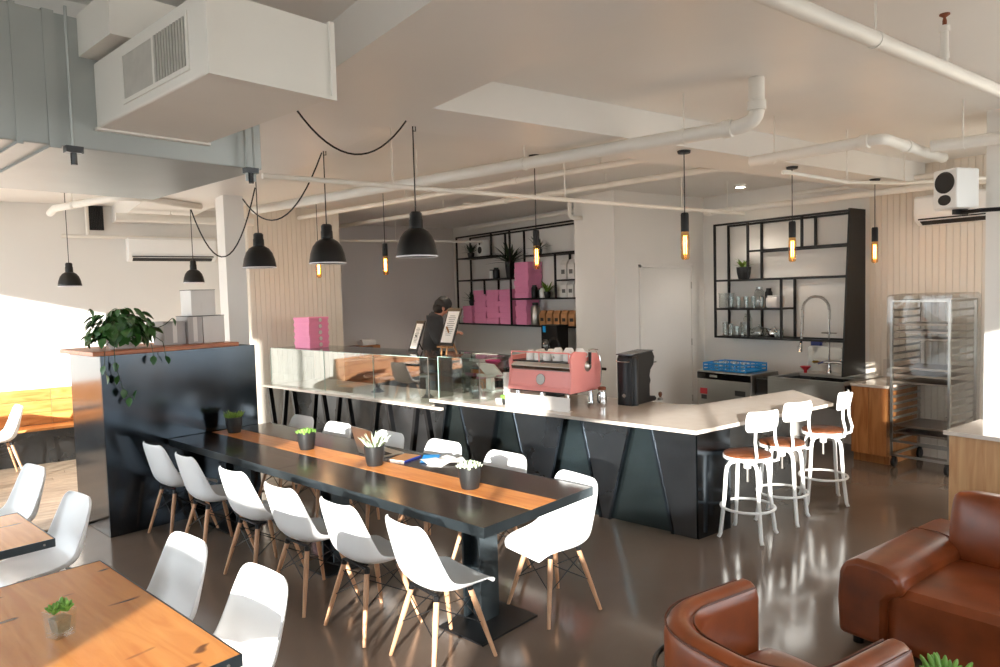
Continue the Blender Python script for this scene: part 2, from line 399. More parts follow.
for a in ((U0, U0+0.004, V0, V1), (U1-0.004, U1, V0, V1), (U0+0.004, U1-0.004, V0, V0+0.004)):
    build('edge_band', tb(*a, TZ-0.058, TZ+0.001), M['edge_steel'], t)
build('subframe', tb(U0+0.03, U1-0.03, V0+0.03, V1-0.03, TZ-0.058, TZ-0.036), M['black_matte'], t)
for v in (3.07, 4.65, 6.2):
    p = build('pedestal', tb(3.03, 3.19, v-0.08, v-0.065, 0.012, TZ-0.058).box((3.03-cu, v+0.065-cv, 0.012), (3.19-cu, v+0.08-cv, TZ-0.058)).box((3.095-cu, v-0.0651-cv, 0.012), (3.125-cu, v+0.0651-cv, TZ-0.058)), M['edge_steel'], t)
    build('base_plate', tb(2.84, 3.34, v-0.27, v+0.11, 0.0, 0.012), M['black'], t)

# ------------------------------------------------------------------ dark steel partition with wood top
c = thing('steel_partition', 'tall dark steel partition cabinet with a wooden top shelf', 'partition', W3(2.14, 6.66, 0), PHI)
build('front_panel', MB().box((0, 0, 0), (1.44, 0.02, 1.605)), M['steel_black'], c, bevel=0.003)
build('end_panel', MB().box((0, 0.02, 0), (0.02, 0.82, 1.60)), M['steel_black'], c, bevel=0.003)
build('end_panel', MB().box((1.42, 0.02, 0), (1.44, 0.30, 1.60)), M['steel_black'], c)
build('back_panel', MB().box((0.02, 0.80, 0), (1.15, 0.82, 1.60)), M['steel_black'], c)
build('top_board', MB().box((-0.07, -0.045, 1.606), (1.25, 0.86, 1.645)), M['topwood'], c, bevel=0.006)

# ------------------------------------------------------------------ shell chairs
def shell_mesh(name, m):
    prof = [(.235,.405),(.225,.432),(.19,.445),(.12,.441),(.05,.431),(-.03,.424),(-.10,.430),(-.155,.455),(-.188,.505),(-.205,.57),(-.22,.64),(-.236,.71),(-.25,.775),(-.258,.815),(-.262,.832)]
    wid = [.165,.198,.214,.226,.232,.235,.236,.236,.234,.230,.224,.216,.204,.186,.14]
    lift = [.0,.008,.02,.035,.05,.068,.085,.095,.09,.078,.064,.052,.042,.036,.03]
    P = []; n = len(prof); T = 13
    for i in range(n):
        y, z = prof[i]
        y0, z0 = prof[max(i-1, 0)]; y1, z1 = prof[min(i+1, n-1)]
        d = Vector((0, y1-y0, z1-z0)).normalized(); nn = Vector((0, d.z, -d.y))   # points up / forward
        if nn.z < 0 and i < 7: nn = -nn
        row = []
        for j in range(T):
            s = -1 + 2*j/(T-1)
            x = math.sin(s*math.pi/2*0.94)/math.sin(math.pi/2*0.94)*wid[i]
            l = lift[i]*abs(s)**2.1
            row.append((x, y + nn.y*l, z + nn.z*l))
        P.append(row)
    me = bpy.data.meshes.new(name); mb = MB().grid(P); me.from_pydata(mb.v, [], mb.f); me.update(); me.materials.append(m)
    return me
def make_chair(m):
    o = thing('shell_chair', 'x', 'chair')
    s = build('seat_shell', shell_mesh('seat_shell', m), None, o, smooth=True, solid=0.008, sub=1)
    tops = [(.115,.105,.405),(-.115,.105,.405),(-.115,-.115,.405),(.115,-.115,.405)]
    feet = [(.205,.205,0),(-.205,.205,0),(-.205,-.215,0),(.205,-.215,0)]
    for a, b in zip(tops, feet):
        a, b = Vector(a), Vector(b)
        build('leg', MB().tube([a.lerp(b, .04), a.lerp(b, .3), b], [.0155,.0165,.0105], 10), M['leg_wood'], o, smooth=True)
    br = MB()
    for i in range(4):
        a0, b0 = Vector(tops[i]), Vector(feet[i]); a1, b1 = Vector(tops[(i+1)%4]), Vector(feet[(i+1)%4])
        br.tube([a0.lerp(b0,.12), a1.lerp(b1,.52)], .0035, 6); br.tube([a1.lerp(b1,.12), a0.lerp(b0,.52)], .0035, 6)
    build('wire_brace', br, M['black'], o, smooth=True)
    for k0, k1, ya, yb in ((0,1,.095,.115),(3,2,-.125,-.105)):
        mt = MB().box((-.12,ya,.412),(.12,yb,.422))
        for k in (k0,k1):
            a, b = Vector(tops[k]), Vector(feet[k]); mt.tube([a+Vector((0,0,.012)), a.lerp(b,.045)], .017, 8)
        build('mount', mt, M['black'], o)
    return o
ch_w = make_chair(M['shell'])
used = {'w': False, 'g': False}
def chair(u, v, face, label, group, kind='w'):
    src = ch_w
    o = src if not used[kind] else copy_tree(src)
    used[kind] = True
    o.scale = (1.03, 1.03, 1.005)
    place(o, W3(u, v, 0), PHI + R(face) - math.pi/2, label, group)
G = 'white shell chairs along the long table, window side'
near = [(2.64,6.33,2,'next to the steel partition'),(2.62,5.63,-2,'second from the steel partition'),(2.62,4.86,1,'third from the steel partition'),
        (2.60,4.17,0,'fourth from the steel partition'),(2.62,3.54,-2,'second from the open table end'),(2.63,2.91,-7,'at the open table end, seat fully showing')]
for u, v, a, s in near:
    chair(u, v, a, 'white shell chair, window side of long table, ' + s, G)
G = 'white shell chairs along the long table, counter side'
far = [(3.72,6.42,180,'first from the steel partition'),(3.70,5.75,182,'second from the partition'),(3.70,4.97,178,'third from the partition'),
       (3.72,4.27,181,'behind the loose papers'),(3.70,3.56,180,'second from the open table end')]
for u, v, a, s in far:
    chair(u, v, a, 'white shell chair, counter side of long table, ' + s, G)
chair(3.50, 2.80, 168, 'white shell chair tucked under the open end corner of the long table', G)
G = 'shell chairs at the small wooden tables'
chair(1.29, 3.60, 182, 'white shell chair half in shade beside the far corner of the knotty table', G); 
chair(1.31, 2.88, 180, 'white shell chair beside the knotty table with the glass succulent', G)
chair(1.20, 5.00, 184, 'shaded white shell chair pushed in at the small steel-edged table', G)
chair(1.26, 6.18, 186, 'shaded white shell chair standing past the small steel-edged table', G)
xx, yy = -0.02, 10.28
o = copy_tree(ch_w); place(o, (xx, yy, 0.016), R(178) - math.pi/2 + PHI, 'white shell chair on the plank floor in front of the wooden bench', G)

# ------------------------------------------------------------------ small wooden tables
def cafe_table(u0, u1, v0, v1, label, z=0.76):
    o = thing('cafe_table', label, 'table', W3((u0+u1)/2, (v0+v1)/2, 0), PHI, 'small wooden tables')
    a, b = (u1-u0)/2, (v1-v0)/2
    build('top', MB().box((-a+.005,-b+.005,z-.03),(a-.005,b-.005,z)), M['fgwood'], o, bevel=0.002)
    for bx in (((-a,-b,z-.045),(a,-b+.005,z+.001)),((-a,b-.005,z-.045),(a,b,z+.001)),((-a,-b+.005,z-.045),(-a+.005,b-.005,z+.001)),((a-.005,-b+.005,z-.045),(a,b-.005,z+.001))):
        build('edge_band', MB().box(*bx), M['edge_steel'], o)
    build('post', MB().box((-.035,-.035,.012),(.035,.035,z-.045)), M['black'], o)
    build('cross_arm', MB().box((-a*.7,-.03,z-.045),(a*.7,.03,z-.031)), M['black'], o)
    build('base_plate', MB().box((-.22,-.22,0),(.22,.22,.012)), M['black'], o)
    bt = MB()
    for s in (-.22, .0, .22): bt.lathe([(.006,0),(.006,.004)], 8, (0,0,0), Matrix.Translation((a*s*3.9, -b, z-.022)) @ Matrix.Rotation(R(90),4,'X'))
    build('bolt', bt, M['steel'], o)
    return o
cafe_table(0.42, 1.19, 2.41, 3.87, 'knotty honey-brown table with a small glass of succulents on it')
cafe_table(0.38, 1.145, 4.44, 5.20, 'small square wooden table with a dark steel edge, behind the knotty table')

t2 = cafe_table(0.38, 1.145, 4.44, 5.20, 'dark-edged wooden table standing at the wall bench, mirrored in the glass case')
t2.location = (-.62, 10.25, .016); t2.rotation_euler = (0, 0, 0)
# glass with succulents on the knotty table
o = thing('succulent_glass', 'small square glass holding bright green succulents on the knotty table', 'plant', W3(0.80, 3.11, 0.7612), PHI+0.3)
o.scale = (1.2, 1.2, 1.2)
def sq(r, z): return [(r,r,z),(-r,r,z),(-r,-r,z),(r,-r,z)]
mb = MB(); rings = [sq(.030,0),sq(.036,.085),sq(.033,.085),sq(.028,.012)]
mb.add([p for r_ in rings for p in r_], [(3,2,1,0)] + [(i*4+k, i*4+(k+1)%4, (i+1)*4+(k+1)%4, (i+1)*4+k) for i in range(3) for k in range(4)] + [(12,13,14,15)])
build('glass', mb, M['glass'], o)
build('pebbles', MB().add(sq(.018,.014)+sq(.024,.06), [(3,2,1,0),(4,5,6,7)]+[(k,(k+1)%4,4+(k+1)%4,4+k) for k in range(4)]), M['pebble'], o)
leafm = MB().ball((0,0,.012),(.007,.0045,.013),6,5)
leafme = bpy.data.meshes.new('leaf'); leafme.from_pydata(leafm.v,[],leafm.f); leafme.materials.append(M['leaf2'])
rnd = random.Random(3)
for cxx, cyy in ((-.018,.0),(.016,.014),(.014,-.016)):
    for k in range(11):
        l = build('leaf', leafme, None, o, smooth=True)
        a = k*2.4; til = .35 + .075*k
        l.location = (cxx, cyy, .075 + .012*rnd.random()); l.rotation_euler = (til, 0, a); l.scale = (1.15,1.15,1.3)

# ------------------------------------------------------------------ black pots on the long table
def pot_profile(r, h): return [(r*.72,0),(r*.80,h*.15),(r*.96,h*.6),(r,h),(r*.9,h),(r*.86,h*.88),(0,h*.88)]
def table_pot(u, v, kind, label):
    o = thing('potted_succulent', label, 'plant', W3(u, v, TZ+0.0015), 0, 'black pots along the table strip')
    r, h = .078, .15
    build('pot', MB().lathe(pot_profile(r,h), 28), M['pot'], o, smooth=True)
    build('soil', MB().lathe([(r*.85,h*.885),(0,h*.9)], 16), M['soil'], o)
    rn = random.Random(hash(label) % 99 if False else len(label))
    if kind == 'spiky':
        me = MB().tube([(0,0,0),(0,.012,.03),(0,.022,.055),(0,.024,.075)],[.008,.010,.006,.001],6); m_, cnt = M['leaf_spiky'], 34
    elif kind == 'aloe':
        me = MB().tube([(0,0,0),(0,.012,.04),(0,.026,.075),(0,.04,.10)],[.006,.007,.005,.001],6); m_, cnt = M['leaf_pale'], 30
    else:
        me = MB().ball((0,.006,.016),(.011,.006,.02),6,5); m_, cnt = (M['leaf_pale'] if kind == 'rosette' else M['leaf2']), 44
    lm = bpy.data.meshes.new('leaf'); lm.from_pydata(me.v,[],me.f); lm.materials.append(m_)
    for k in range(cnt):
        l = build('leaf', lm, None, o, smooth=True)
        if kind in ('spiky','aloe'):
            a = k*2.39996; rr = r*.62*math.sqrt((k+.5)/cnt)
            l.location = (rr*math.cos(a), rr*math.sin(a), h*.88); l.rotation_euler = (-.15-.5*rr/r, 0, a-math.pi/2); s = .8+.5*rn.random()*(1.0); l.scale=(1,1,s)
        else:
            a = k*2.39996; rr = r*.8*math.sqrt((k+.5)/cnt)
            l.location = (rr*math.cos(a), rr*math.sin(a), h*.86+.02*(1-rr/r)); l.rotation_euler = (-.9*rr/r, rn.random()*.4, a-math.pi/2)
    return o
table_pot(3.20, 6.42, 'spiky', 'black pot with spiky olive green succulent at the partition end of the table')
table_pot(3.205, 5.17, 'low', 'black pot with low green moss-like succulent on the table')
table_pot(3.20, 4.24, 'aloe', 'black pot with pale white-green pointed leaves beside the laptop')
table_pot(3.19, 3.22, 'rosette', 'black pot with pale rosette succulents nearest the open table end')

# laptop, notebook, papers
o = thing('laptop', 'open grey laptop standing on the long table', 'laptop', W3(3.48, 4.52, TZ+0.001), PHI + R(82))
build('keyboard_base', MB().box((-.165,-.115,0),(.165,.115,.014)), M['steel'], o, bevel=0.004)
build('keys', MB().box((-.14,-.02,.0142),(.14,.095,.0155)), M['screen_black'], o)
Ml = Matrix.Translation((0,.115,.012)) @ Matrix.Rotation(R(-16),4,'X')
build('lid', MB().box((-.165,-.004,0),(.165,.004,.225),Ml), M['steel'], o, bevel=0.003)
build('screen', MB().box((-.152,-.0052,.014),(.152,-.0042,.212),Ml), M['screen_black'], o)
o = thing('notebook', 'thin white and blue notebook beside the laptop on the table', 'notebook', W3(3.47, 4.22, TZ+0.001), PHI + R(12))
build('pages', MB().box((-.10,-.075,.002),(.10,.075,.010)), M['paper'], o)
build('cover', MB().box((-.105,-.08,0),(.105,.08,.002)).box((-.105,-.08,.010),(.105,.08,.012)), M['kraft'], o)
build('spine', MB().box((-.105,-.082,0),(.105,-.08,.012)), M['navy'], o)
o = thing('loose_papers', 'loose white papers and blue leaflet spread on the long table', 'papers', W3(3.56, 3.92, TZ+0.001), PHI)
for i, (x, y, rz, zz, mm) in enumerate(((-.03,-.05,.3,.0,'paper'),(.05,.04,-.2,.003,'paper'),(0,.1,.7,.006,'blue'),(-.05,.02,1.2,.009,'paper'),(.04,-.09,-.6,.012,'paper'))):
    P = [[(x+(a-.5)*.2*math.cos(rz)-(b-.5)*.13*math.sin(rz), y+(a-.5)*.2*math.sin(rz)+(b-.5)*.13*math.cos(rz), zz+.012*abs(math.sin(3*a+i))*a) for b in (0,.33,.66,1)] for a in (0,.25,.5,.75,1)]
    build('sheet', MB().grid(P), M[mm], o, solid=0.001)

# ------------------------------------------------------------------ plant and boxes on the partition top
PT = 1.6455
def P3(x, y, z): # partition local -> world
    return (*[a + b for a, b in zip(W(2.14, 6.66), W(x, y))], z)
o = thing('trailing_pothos', 'bushy trailing pothos plant in a low bowl on the partition top', 'plant', P3(.27, .22, PT), PHI)
build('bowl', MB().lathe([(.10,0),(.15,.05),(.165,.11),(.15,.11),(.13,.06),(0,.06)],28), M['white_card'], o, smooth=True)
build('soil', MB().lathe([(.14,.095),(0,.1)],20), M['soil'], o)
def leaf_mesh(L, wd, m, name='leaf'):
    P = []
    for i in range(6):
        t_ = i/5; ww = wd*math.sin(math.pi*min(1,(t_*.92+.06)))**.8*(1-.35*t_)
        zz = -.22*L*t_*t_
        P.append([(-ww, L*t_, zz+ww*.25), (0, L*t_, zz), (ww, L*t_, zz+ww*.25)])
    mb = MB().grid(P); me = bpy.data.meshes.new(name); me.from_pydata(mb.v,[],mb.f); me.materials.append(m); return me
lm = [leaf_mesh(.10,.044,M['leaf']), leaf_mesh(.125,.054,M['leaf']), leaf_mesh(.08,.034,M['leaf'])]
rn = random.Random(11)
for k in range(240):
    l = build('leaf', lm[k%3], None, o, smooth=True)
    th = rn.uniform(0, 2*math.pi); ph = math.acos(rn.uniform(-.25, 1)); rr = rn.uniform(.45, 1)
    x, y, z_ = .29*rr*math.sin(ph)*math.cos(th), .25*rr*math.sin(ph)*math.sin(th), .12+.24*rr*math.cos(ph)+.03
    l.location = (x, y, max(.04, z_)); l.rotation_euler = (rn.uniform(-1.3,-.2), rn.uniform(-.5,.5), th-math.pi/2+rn.uniform(-.6,.6))
trails = [[(-.12,-.20,.10),(-.17,-.27,.02),(-.18,-.30,-.10),(-.16,-.31,-.22),(-.13,-.31,-.34),(-.08,-.31,-.42),(-.02,-.31,-.36)],[(-.14,-.12,.1),(-.24,-.26,.03),(-.27,-.31,-.12),(-.26,-.31,-.2)],[(.2,-.15,.12),(.24,-.28,.05),(.25,-.31,-.08)],[(.12,-.18,.1),(.14,-.28,.03),(.14,-.31,-.07)],[(.26,.0,.15),(.36,-.05,.2),(.42,-.08,.26)],[(-.2,.1,.2),(-.26,.08,.33),(-.24,.07,.37)]]
for tr in trails:
    s = build('stem', MB().tube(tr,.0035,5), M['leaf_dark'], o, smooth=True)
    for q in tr[2:]:
        l = build('leaf', lm[2], None, o, smooth=True); l.location = q; l.rotation_euler = (rn.uniform(-1.5,-.9),0,rn.uniform(0,6.28))
def carton(x0, x1, y0, y1, z0, z1, m, label, lid=None):
    p = thing('carton', label, 'box', P3((x0+x1)/2,(y0+y1)/2,z0), PHI, 'cartons on the partition top')
    a, b, h = (x1-x0)/2, (y1-y0)/2, z1-z0
    build('body', MB().box((-a,-b,0),(a,b,h-.004)), M[m], p, bevel=0.003)
    build('lid', MB().box((-a-.003,-b-.003,h-.004),(a+.003,b+.003,h)), M[lid or m], p)
    build('tape', MB().box((-.02,-b-.001,.02),(.02,-b,h-.01)), M['white_card'], p)
carton(.63,.835,.20,.46,PT,PT+.225,'grey_card','grey paper carton at the plant end of the box row')
carton(.842,.985,.16,.42,PT,PT+.27,'grey_card','pale carton in the middle of the box row','black_matte')
carton(.992,1.21,.16,.42,PT,PT+.27,'white_card','white carton beside the white column','black_matte')
carton(.89,1.13,.17,.41,PT+.27,PT+.27+.255,'white_card','white carton stacked on top of the two others','black_matte')

# ------------------------------------------------------------------ bench along the back wall
b = thing('plank_bench', 'long wooden wall bench with plank backrest and dark steel front', 'bench', (0, 10.78, 0.016))
build('steel_front', MB().box((-2.9,0,0),(.90,.02,.43)), M['steel_dark'], b)
for k, (x0, x1) in enumerate(((-2.9,-1.2),(-1.197,.595),(.598,.90))):
    for j in range(3): build('back_board', MB().box((x0,.36+.01*j,.47+.157*j),(x1,.40+.005*j,.47+.157*j+.154)), M['bench'], b, bevel=0.002)
    for j in range(2): build('seat_board', MB().box((x0,-.01+.185*j,.432),(x1,.17+.185*j,.466)), M['bench'], b, bevel=0.002)

# ------------------------------------------------------------------ L-shaped counter
CT = 0.905
cn = thing('bar_counter', 'L-shaped bar counter with pale stone top and folded dark steel front', 'counter', (0, 0, 0))
top = [W(5.18,2.63), (6.57,3.60), (7.12,4.36), (5.60,4.45), W(6.32,3.4), W(6.32,5.83), W(5.18,5.83)]
build('stone_top', MB().prism(top, CT-.032, CT), M['stone'], cn, bevel=0.003)
def tpanel(quad, off, th, m, name='front_panel'):   # quad in (v,z) on the plane u = off
    mb = MB(); vs = []
    for uu in (off, off+th):
        for v, z_ in quad: vs.append(W3(uu, v, z_))
    mb.add(vs, [(3,2,1,0),(4,5,6,7),(0,1,5,4),(1,2,6,5),(2,3,7,6),(3,0,4,7)])
    build(name, mb, M[m], cn)
lam = [(3.074,3.274,2.875,3.505),(3.80,4.0,3.60,4.22),(4.64,4.84,4.42,5.05),(5.40,5.60,5.18,5.79)]
zt_ = CT-.033
prev_t, prev_b = 2.66, 2.66
for a0, a1, b0, b1 in lam:
    tpanel([(prev_b,0.0),(b0,0.0),(a0,zt_),(prev_t,zt_)], 5.225, .02, 'steel_dark')
    tpanel([(b0,0.0),(b1,0.0),(a1,zt_),(a0,zt_)], 5.262, .02, 'steel_green')
    prev_t, prev_b = a1, b1
tpanel([(prev_b,0.0),(5.80,0.0),(5.80,zt_),(prev_t,zt_)], 5.225, .02, 'steel_dark')
for a0, a1, b0, b1 in lam:
    for tt, bb in ((a0,b0),(a1,b1)):
        tpanel([(bb-.012,0.0),(bb+.012,0.0),(tt+.012,zt_),(tt-.012,zt_)], 5.215, .05, 'steel_black', 'fin')
def wp_(u, v): return W(u, v)
body = [W(5.30,2.75), W(5.30,5.78), W(6.25,5.78), W(6.25,3.5), (5.58,4.38), (6.85,4.28), (6.6,4.12), (4.95,4.12)]
build('carcass', MB().prism(body, 0.0, CT-.034), M['black_matte'], cn)
build('end_post', MB().prism([W(5.225,2.645), (5.02,3.655), (5.02,3.70), W(5.27,2.72)], 0.0, CT-.034), M['steel_black'], cn)
build('knee_panel', MB().prism([(4.93,4.06),(6.62,4.06),(6.62,4.08),(4.93,4.08)], 0.0, CT-.034), M['steel_dark'], cn)
# lower display counter
LZ = 0.825
lc = thing('display_counter', 'lower stone display counter on slanted black legs beside the bar', 'counter', (0,0,0))
build('stone_top', MB().prism([W(5.16,5.63),W(5.205,5.63),W(5.205,5.845),W(6.1,5.845),W(6.1,9.32),W(5.16,9.44)], LZ-.03, LZ), M['stone'], lc, bevel=0.003)
build('body', MB().prism([W(5.62,5.86),W(6.05,5.86),W(6.05,9.3),W(5.62,9.32)], 0.0, LZ-.031), M['steel_dark'], lc)
for a0, a1 in ((5.97,6.12),(6.65,6.85),(7.46,7.64),(8.02,8.19),(8.76,8.93)):
    for tt, bb in ((a0,a0-.16),(a1,a1+.16)):
        mb = MB(); vs_ = []
        for uu in (5.22, 5.28):
            for v, z_ in ((bb-.022,0),(bb+.022,0),(tt+.022,LZ-.031),(tt-.022,LZ-.031)): vs_.append(W3(uu,v,z_))
        mb.add(vs_, [(3,2,1,0),(4,5,6,7),(0,1,5,4),(1,2,6,5),(2,3,7,6),(3,0,4,7)])
        build('leg', mb, M['black'], lc)
mb = MB(); vs_ = []
for uu in (5.22,5.28):
    for v, z_ in ((9.22,0),(9.27,0),(9.42,LZ-.031),(9.37,LZ-.031)): vs_.append(W3(uu,v,z_))
mb.add(vs_, [(3,2,1,0),(4,5,6,7),(0,1,5,4),(1,2,6,5),(2,3,7,6),(3,0,4,7)]); build('leg', mb, M['black'], lc)

# glass cases
def glass_case(label, u0, u1, v0, v1, z0, z1, shelf=None, joints=()):
    g = thing('display_case', label, 'display case', W3(u0, v0, z0), PHI, 'glass cases on the counters')
    du, dv, h = u1-u0, v1-v0, z1-z0
    vs = [0] + list(joints) + [dv]
    for a, b_ in zip(vs[:-1], vs[1:]):
        build('front_pane', MB().box((0,a+.002,0),(.008,b_-.002,h)), M['case_glass'], g)
        build('top_pane', MB().box((.009,a+.002,h-.008),(du,b_-.002,h)), M['case_glass'], g)
    build('side_pane', MB().box((.009,0,0),(du,.008,h-.009)), M['case_glass'], g)
    build('side_pane', MB().box((.009,dv-.008,0),(du,dv,h-.009)), M['case_glass'], g)
    for v in vs:
        build('corner_trim', MB().box((-.004,v-.004,0),(-.0005,v+.004,h)), M['steel'] if v == 0 else M['glass_edge'], g)
    build('top_edge', MB().box((-.004,0,h-.004),(-.0005,dv,h+.002)), M['glass_edge'], g)
    if shelf: build('shelf', MB().box((.03,.012,shelf),(du-.02,dv-.012,shelf+.008)), M['case_glass'], g)
    return g
glass_case('long clear glass display case on the low counter', 5.24, 5.95, 5.90, 9.30, LZ+.0005, 1.36, None, (1.0,2.05))
glass_case('short clear glass case with inner shelf on the bar end', 5.30, 5.72, 5.16, 5.80, CT+.0005, 1.37, .24)
# things in the cases
o = thing('glass_pitcher', 'clear glass pitcher standing in the short glass case', 'pitcher', W3(5.50,5.42,CT+.0015))
build('body', MB().lathe([(.05,0),(.075,.05),(.07,.12),(.045,.17),(.06,.22),(.057,.22),(.042,.17),(.065,.12),(.068,.05),(0,.01)],20), M['frosted'], o, smooth=True)
build('handle', MB().tube([(.05,0,.19),(.11,0,.17),(.12,0,.10),(.07,0,.06)],.008,8), M['frosted'], o, smooth=True)
o = thing('reflection_stand', 'small dark stand added in place of a mirrored table in the long glass case', 'stand', W3(5.6,7.3,LZ+.001))
build('plate', MB().lathe([(.17,.20),(.17,.225),(0,.226)],28), M['black_matte'], o); build('stem', MB().lathe([(.09,0),(.06,.02),(.03,.05),(.03,.2)],20), M['black_matte'], o, smooth=True)  # dark shape added where the glass mirrors a dark table
o = thing('reflection_stand', 'second dark stand added for the mirrored table, nearer the bar in the long glass case', 'stand', W3(5.62,6.35,LZ+.001))
build('plate', MB().lathe([(.15,.26),(.15,.285),(0,.286)],28), M['black_matte'], o); build('stem', MB().lathe([(.08,0),(.05,.02),(.025,.05),(.025,.26)],20), M['black_matte'], o, smooth=True)  # second dark shape added for that mirrored table

def emblem(parent, M4, r, kind='round'):
    e = build('emblem', MB().lathe([(r,0),(r,.0015),(0,.0016)],24,(0,0,0),M4), M['black_matte'] if kind=='round' else M['steel'], parent)
    d_ = MB()
    if kind == 'round':
        d_.lathe([(r*.97,.0017),(r*.86,.0017)],24,(0,0,0),M4)
        for y0 in (-.5,-.06,.38): d_.box((-r*.6,r*y0,.0012),(r*.6,r*(y0+.13),.0024),M4)
    else:
        for k in range(8):
            m2 = M4 @ Matrix.Rotation(k*math.pi/4,4,'Z'); L = r*(1.9 if k%2==0 else 1.2)
            d_.add([(-r*.16,0,.002),(r*.16,0,.002),(0,L,.002)],[(0,1,2)],m2)
    build('emblem_mark', d_, M['paper'] if kind=='round' else M['chrome'], e)
FACE_U = Matrix(((0,0,-1,0),(-1,0,0,0),(0,1,0,0),(0,0,0,1)))   # disc facing local -x, its x to the viewer's right
FACE_V = Matrix(((1,0,0,0),(0,0,-1,0),(0,1,0,0),(0,0,0,1)))    # disc facing local -y
# pink cartons on the long case
for k in range(5):
    o = thing('bakery_box', 'pink bakery box with round emblem, %s of the stack on the glass case' % ('lowest','second lowest','third','fourth','topmost')[k], 'box', W3(5.56, 8.72, 1.3612+.0865*k), R(17) + .02*math.sin(k*2), 'pink boxes on the glass case')
    build('body', MB().box((-.165,-.165,0),(.165,.165,.070)), M['pinkbox'], o, bevel=0.002)
    build('lid', MB().box((-.173,-.173,.050),(.173,.173,.086)), M['pinkbox'], o, bevel=0.002)
    emblem(o, Matrix.Translation((0.02,-.1736,.045)) @ FACE_V, .030)

# ------------------------------------------------------------------ pink espresso machine
o = thing('espresso_machine', 'pink espresso machine with chrome band and round emblem on the bar', 'coffee machine', W3(5.45, 4.09, CT), PHI)
Wd, Dp = .80, .52   # along v, along u
for x in (.06,Dp-.06):
    for y in (.08,Wd-.08): build('foot', MB().lathe([(.035,0),(.03,.02),(.022,.15)],14,(x,y,0.0005)), M['chrome'], o, smooth=True)
build('underside', MB().box((.03,.03,.14),(Dp-.03,Wd-.03,.16)), M['black_matte'], o)
# front panel with folded lower lip
def ext_v(poly, y0, y1):   # polygon in (u,z) swept along v
    n = len(poly); vs = [(x,y0,z) for x,z in poly] + [(x,y1,z) for x,z in poly]
    return MB().add(vs, [tuple(range(n)), tuple(reversed(range(n,2*n)))] + [(i,n+i,n+(i+1)%n,(i+1)%n) for i in range(n)])
build('front_panel', ext_v([(.0,.155),(.0,.20),(.012,.205),(.035,.36),(.05,.36),(.05,.155)], .02, Wd-.02), M['pink'], o, bevel=0.004)
build('chrome_band', ext_v([(.04,.365),(.03,.40),(.05,.44),(.09,.45),(.09,.365)], .02, Wd-.02), M['chrome'], o, bevel=0.004)
side = [(.0,.15),(.03,.36),(.02,.49),(.06,.55),(.10,.56),(Dp-.06,.52),(Dp,.46),(Dp+.02,.20),(Dp-.03,.15)]
build('side_panel', ext_v(side, -.005, .018), M['pink'], o, bevel=0.005)
build('side_panel', ext_v([(.0,.15),(.03,.36),(.02,.46),(.06,.50),(Dp-.06,.50),(Dp,.46),(Dp+.02,.20),(Dp-.03,.15)], Wd-.018, Wd+.005), M['pink'], o, bevel=0.005)
build('body', MB().box((.055,.02,.16),(Dp-.02,Wd-.02,.44)), M['steel'], o)
build('cup_tray', MB().box((.06,.02,.441),(Dp-.02,Wd-.02,.452)), M['black'], o)
build('cup_rail', MB().tube([(.06,.02,.53),(.03,.03,.545),(.03,Wd-.03,.545),(.06,Wd-.02,.53)],.008,8).tube([(.03,.03,.45),(.03,.03,.545)],.006,6).tube([(.03,Wd-.03,.45),(.03,Wd-.03,.545)],.006,6).tube([(.03,Wd*.5,.45),(.03,Wd*.5,.545)],.006,6), M['pink'], o, smooth=True)
Mx = Matrix.Translation((.016,Wd*.47,.275)) @ Matrix.Rotation(R(8),4,'Y') @ FACE_U
emblem(o, Mx, .056)
build('portafilter', MB().tube([(Dp+.0,.06,.36),(Dp+.10,.05,.34),(Dp+.16,.04,.33)],[.03,.014,.016],10), M['black'], o, smooth=True)
build('steam_wand', MB().tube([(.42,-.03,.54),(.43,-.06,.50),(.44,-.07,.38),(.43,-.065,.22)],.007,8).tube([(.30,-.02,.56),(.33,-.05,.57),(.40,-.06,.56)],.008,8), M['chrome'], o, smooth=True)
build('steam_knob', MB().lathe([(.05,-.02),(.055,0),(.03,.025),(0,.03)],18,(0,0,0),Matrix.Translation((.30,-.006,.40)) @ Matrix.Rotation(R(90),4,'X')), M['steel'], o, smooth=True)
build('wand_handle', MB().tube([(.30,-.03,.42),(.30,-.035,.54)],.016,8), M['black'], o, smooth=True)
# upturned cups on the rail
cup = MB().lathe([(.046,0),(.047,.012),(.042,.055),(.026,.075),(.0,.077)],18)
cupme = bpy.data.meshes.new('cup_bowl'); cupme.from_pydata(cup.v,[],cup.f); cupme.materials.append(M['white_metal'])
hand = MB().tube([(.04,0,.055),(.066,0,.05),(.066,0,.03),(.043,0,.018)],.005,6)
handme = bpy.data.meshes.new('handle'); handme.from_pydata(hand.v,[],hand.f); handme.materials.append(M['white_metal'])
for k, (y, x, s) in enumerate(((.60,.14,1.0),(.50,.15,1.0),(.38,.14,.9),(.27,.18,1.25),(.15,.2,1.25),(.06,.26,1.2),(.56,.27,1.0),(.44,.28,1.0))):
    q = W(x, y); p = W(5.45, 4.09)
    c_ = thing('coffee_cup', 'white upturned coffee cup on top of the pink espresso machine', 'cup', (p[0]+q[0], p[1]+q[1], CT+.453), PHI+k, 'cups on the espresso machine')
    c_.scale = (s*1.04,s*1.04,s*1.4); build('cup_bowl', cupme, None, c_, smooth=True); build('handle', handme, None, c_, smooth=True)
o = thing('splash_guard', 'low bright steel guard plate in front of the espresso machine', 'guard', W3(5.325, 4.00, CT+.0005), PHI)
build('plate', MB().box((0,0,0),(.004,.82,.135)), M['guard'], o); build('foot_flange', MB().box((.004,0,0),(.05,.82,.004)), M['guard'], o)
o = thing('milk_pitcher', 'steel milk jug with red trim beside the espresso machine', 'jug', W3(5.80, 3.955, CT+.0005), PHI)
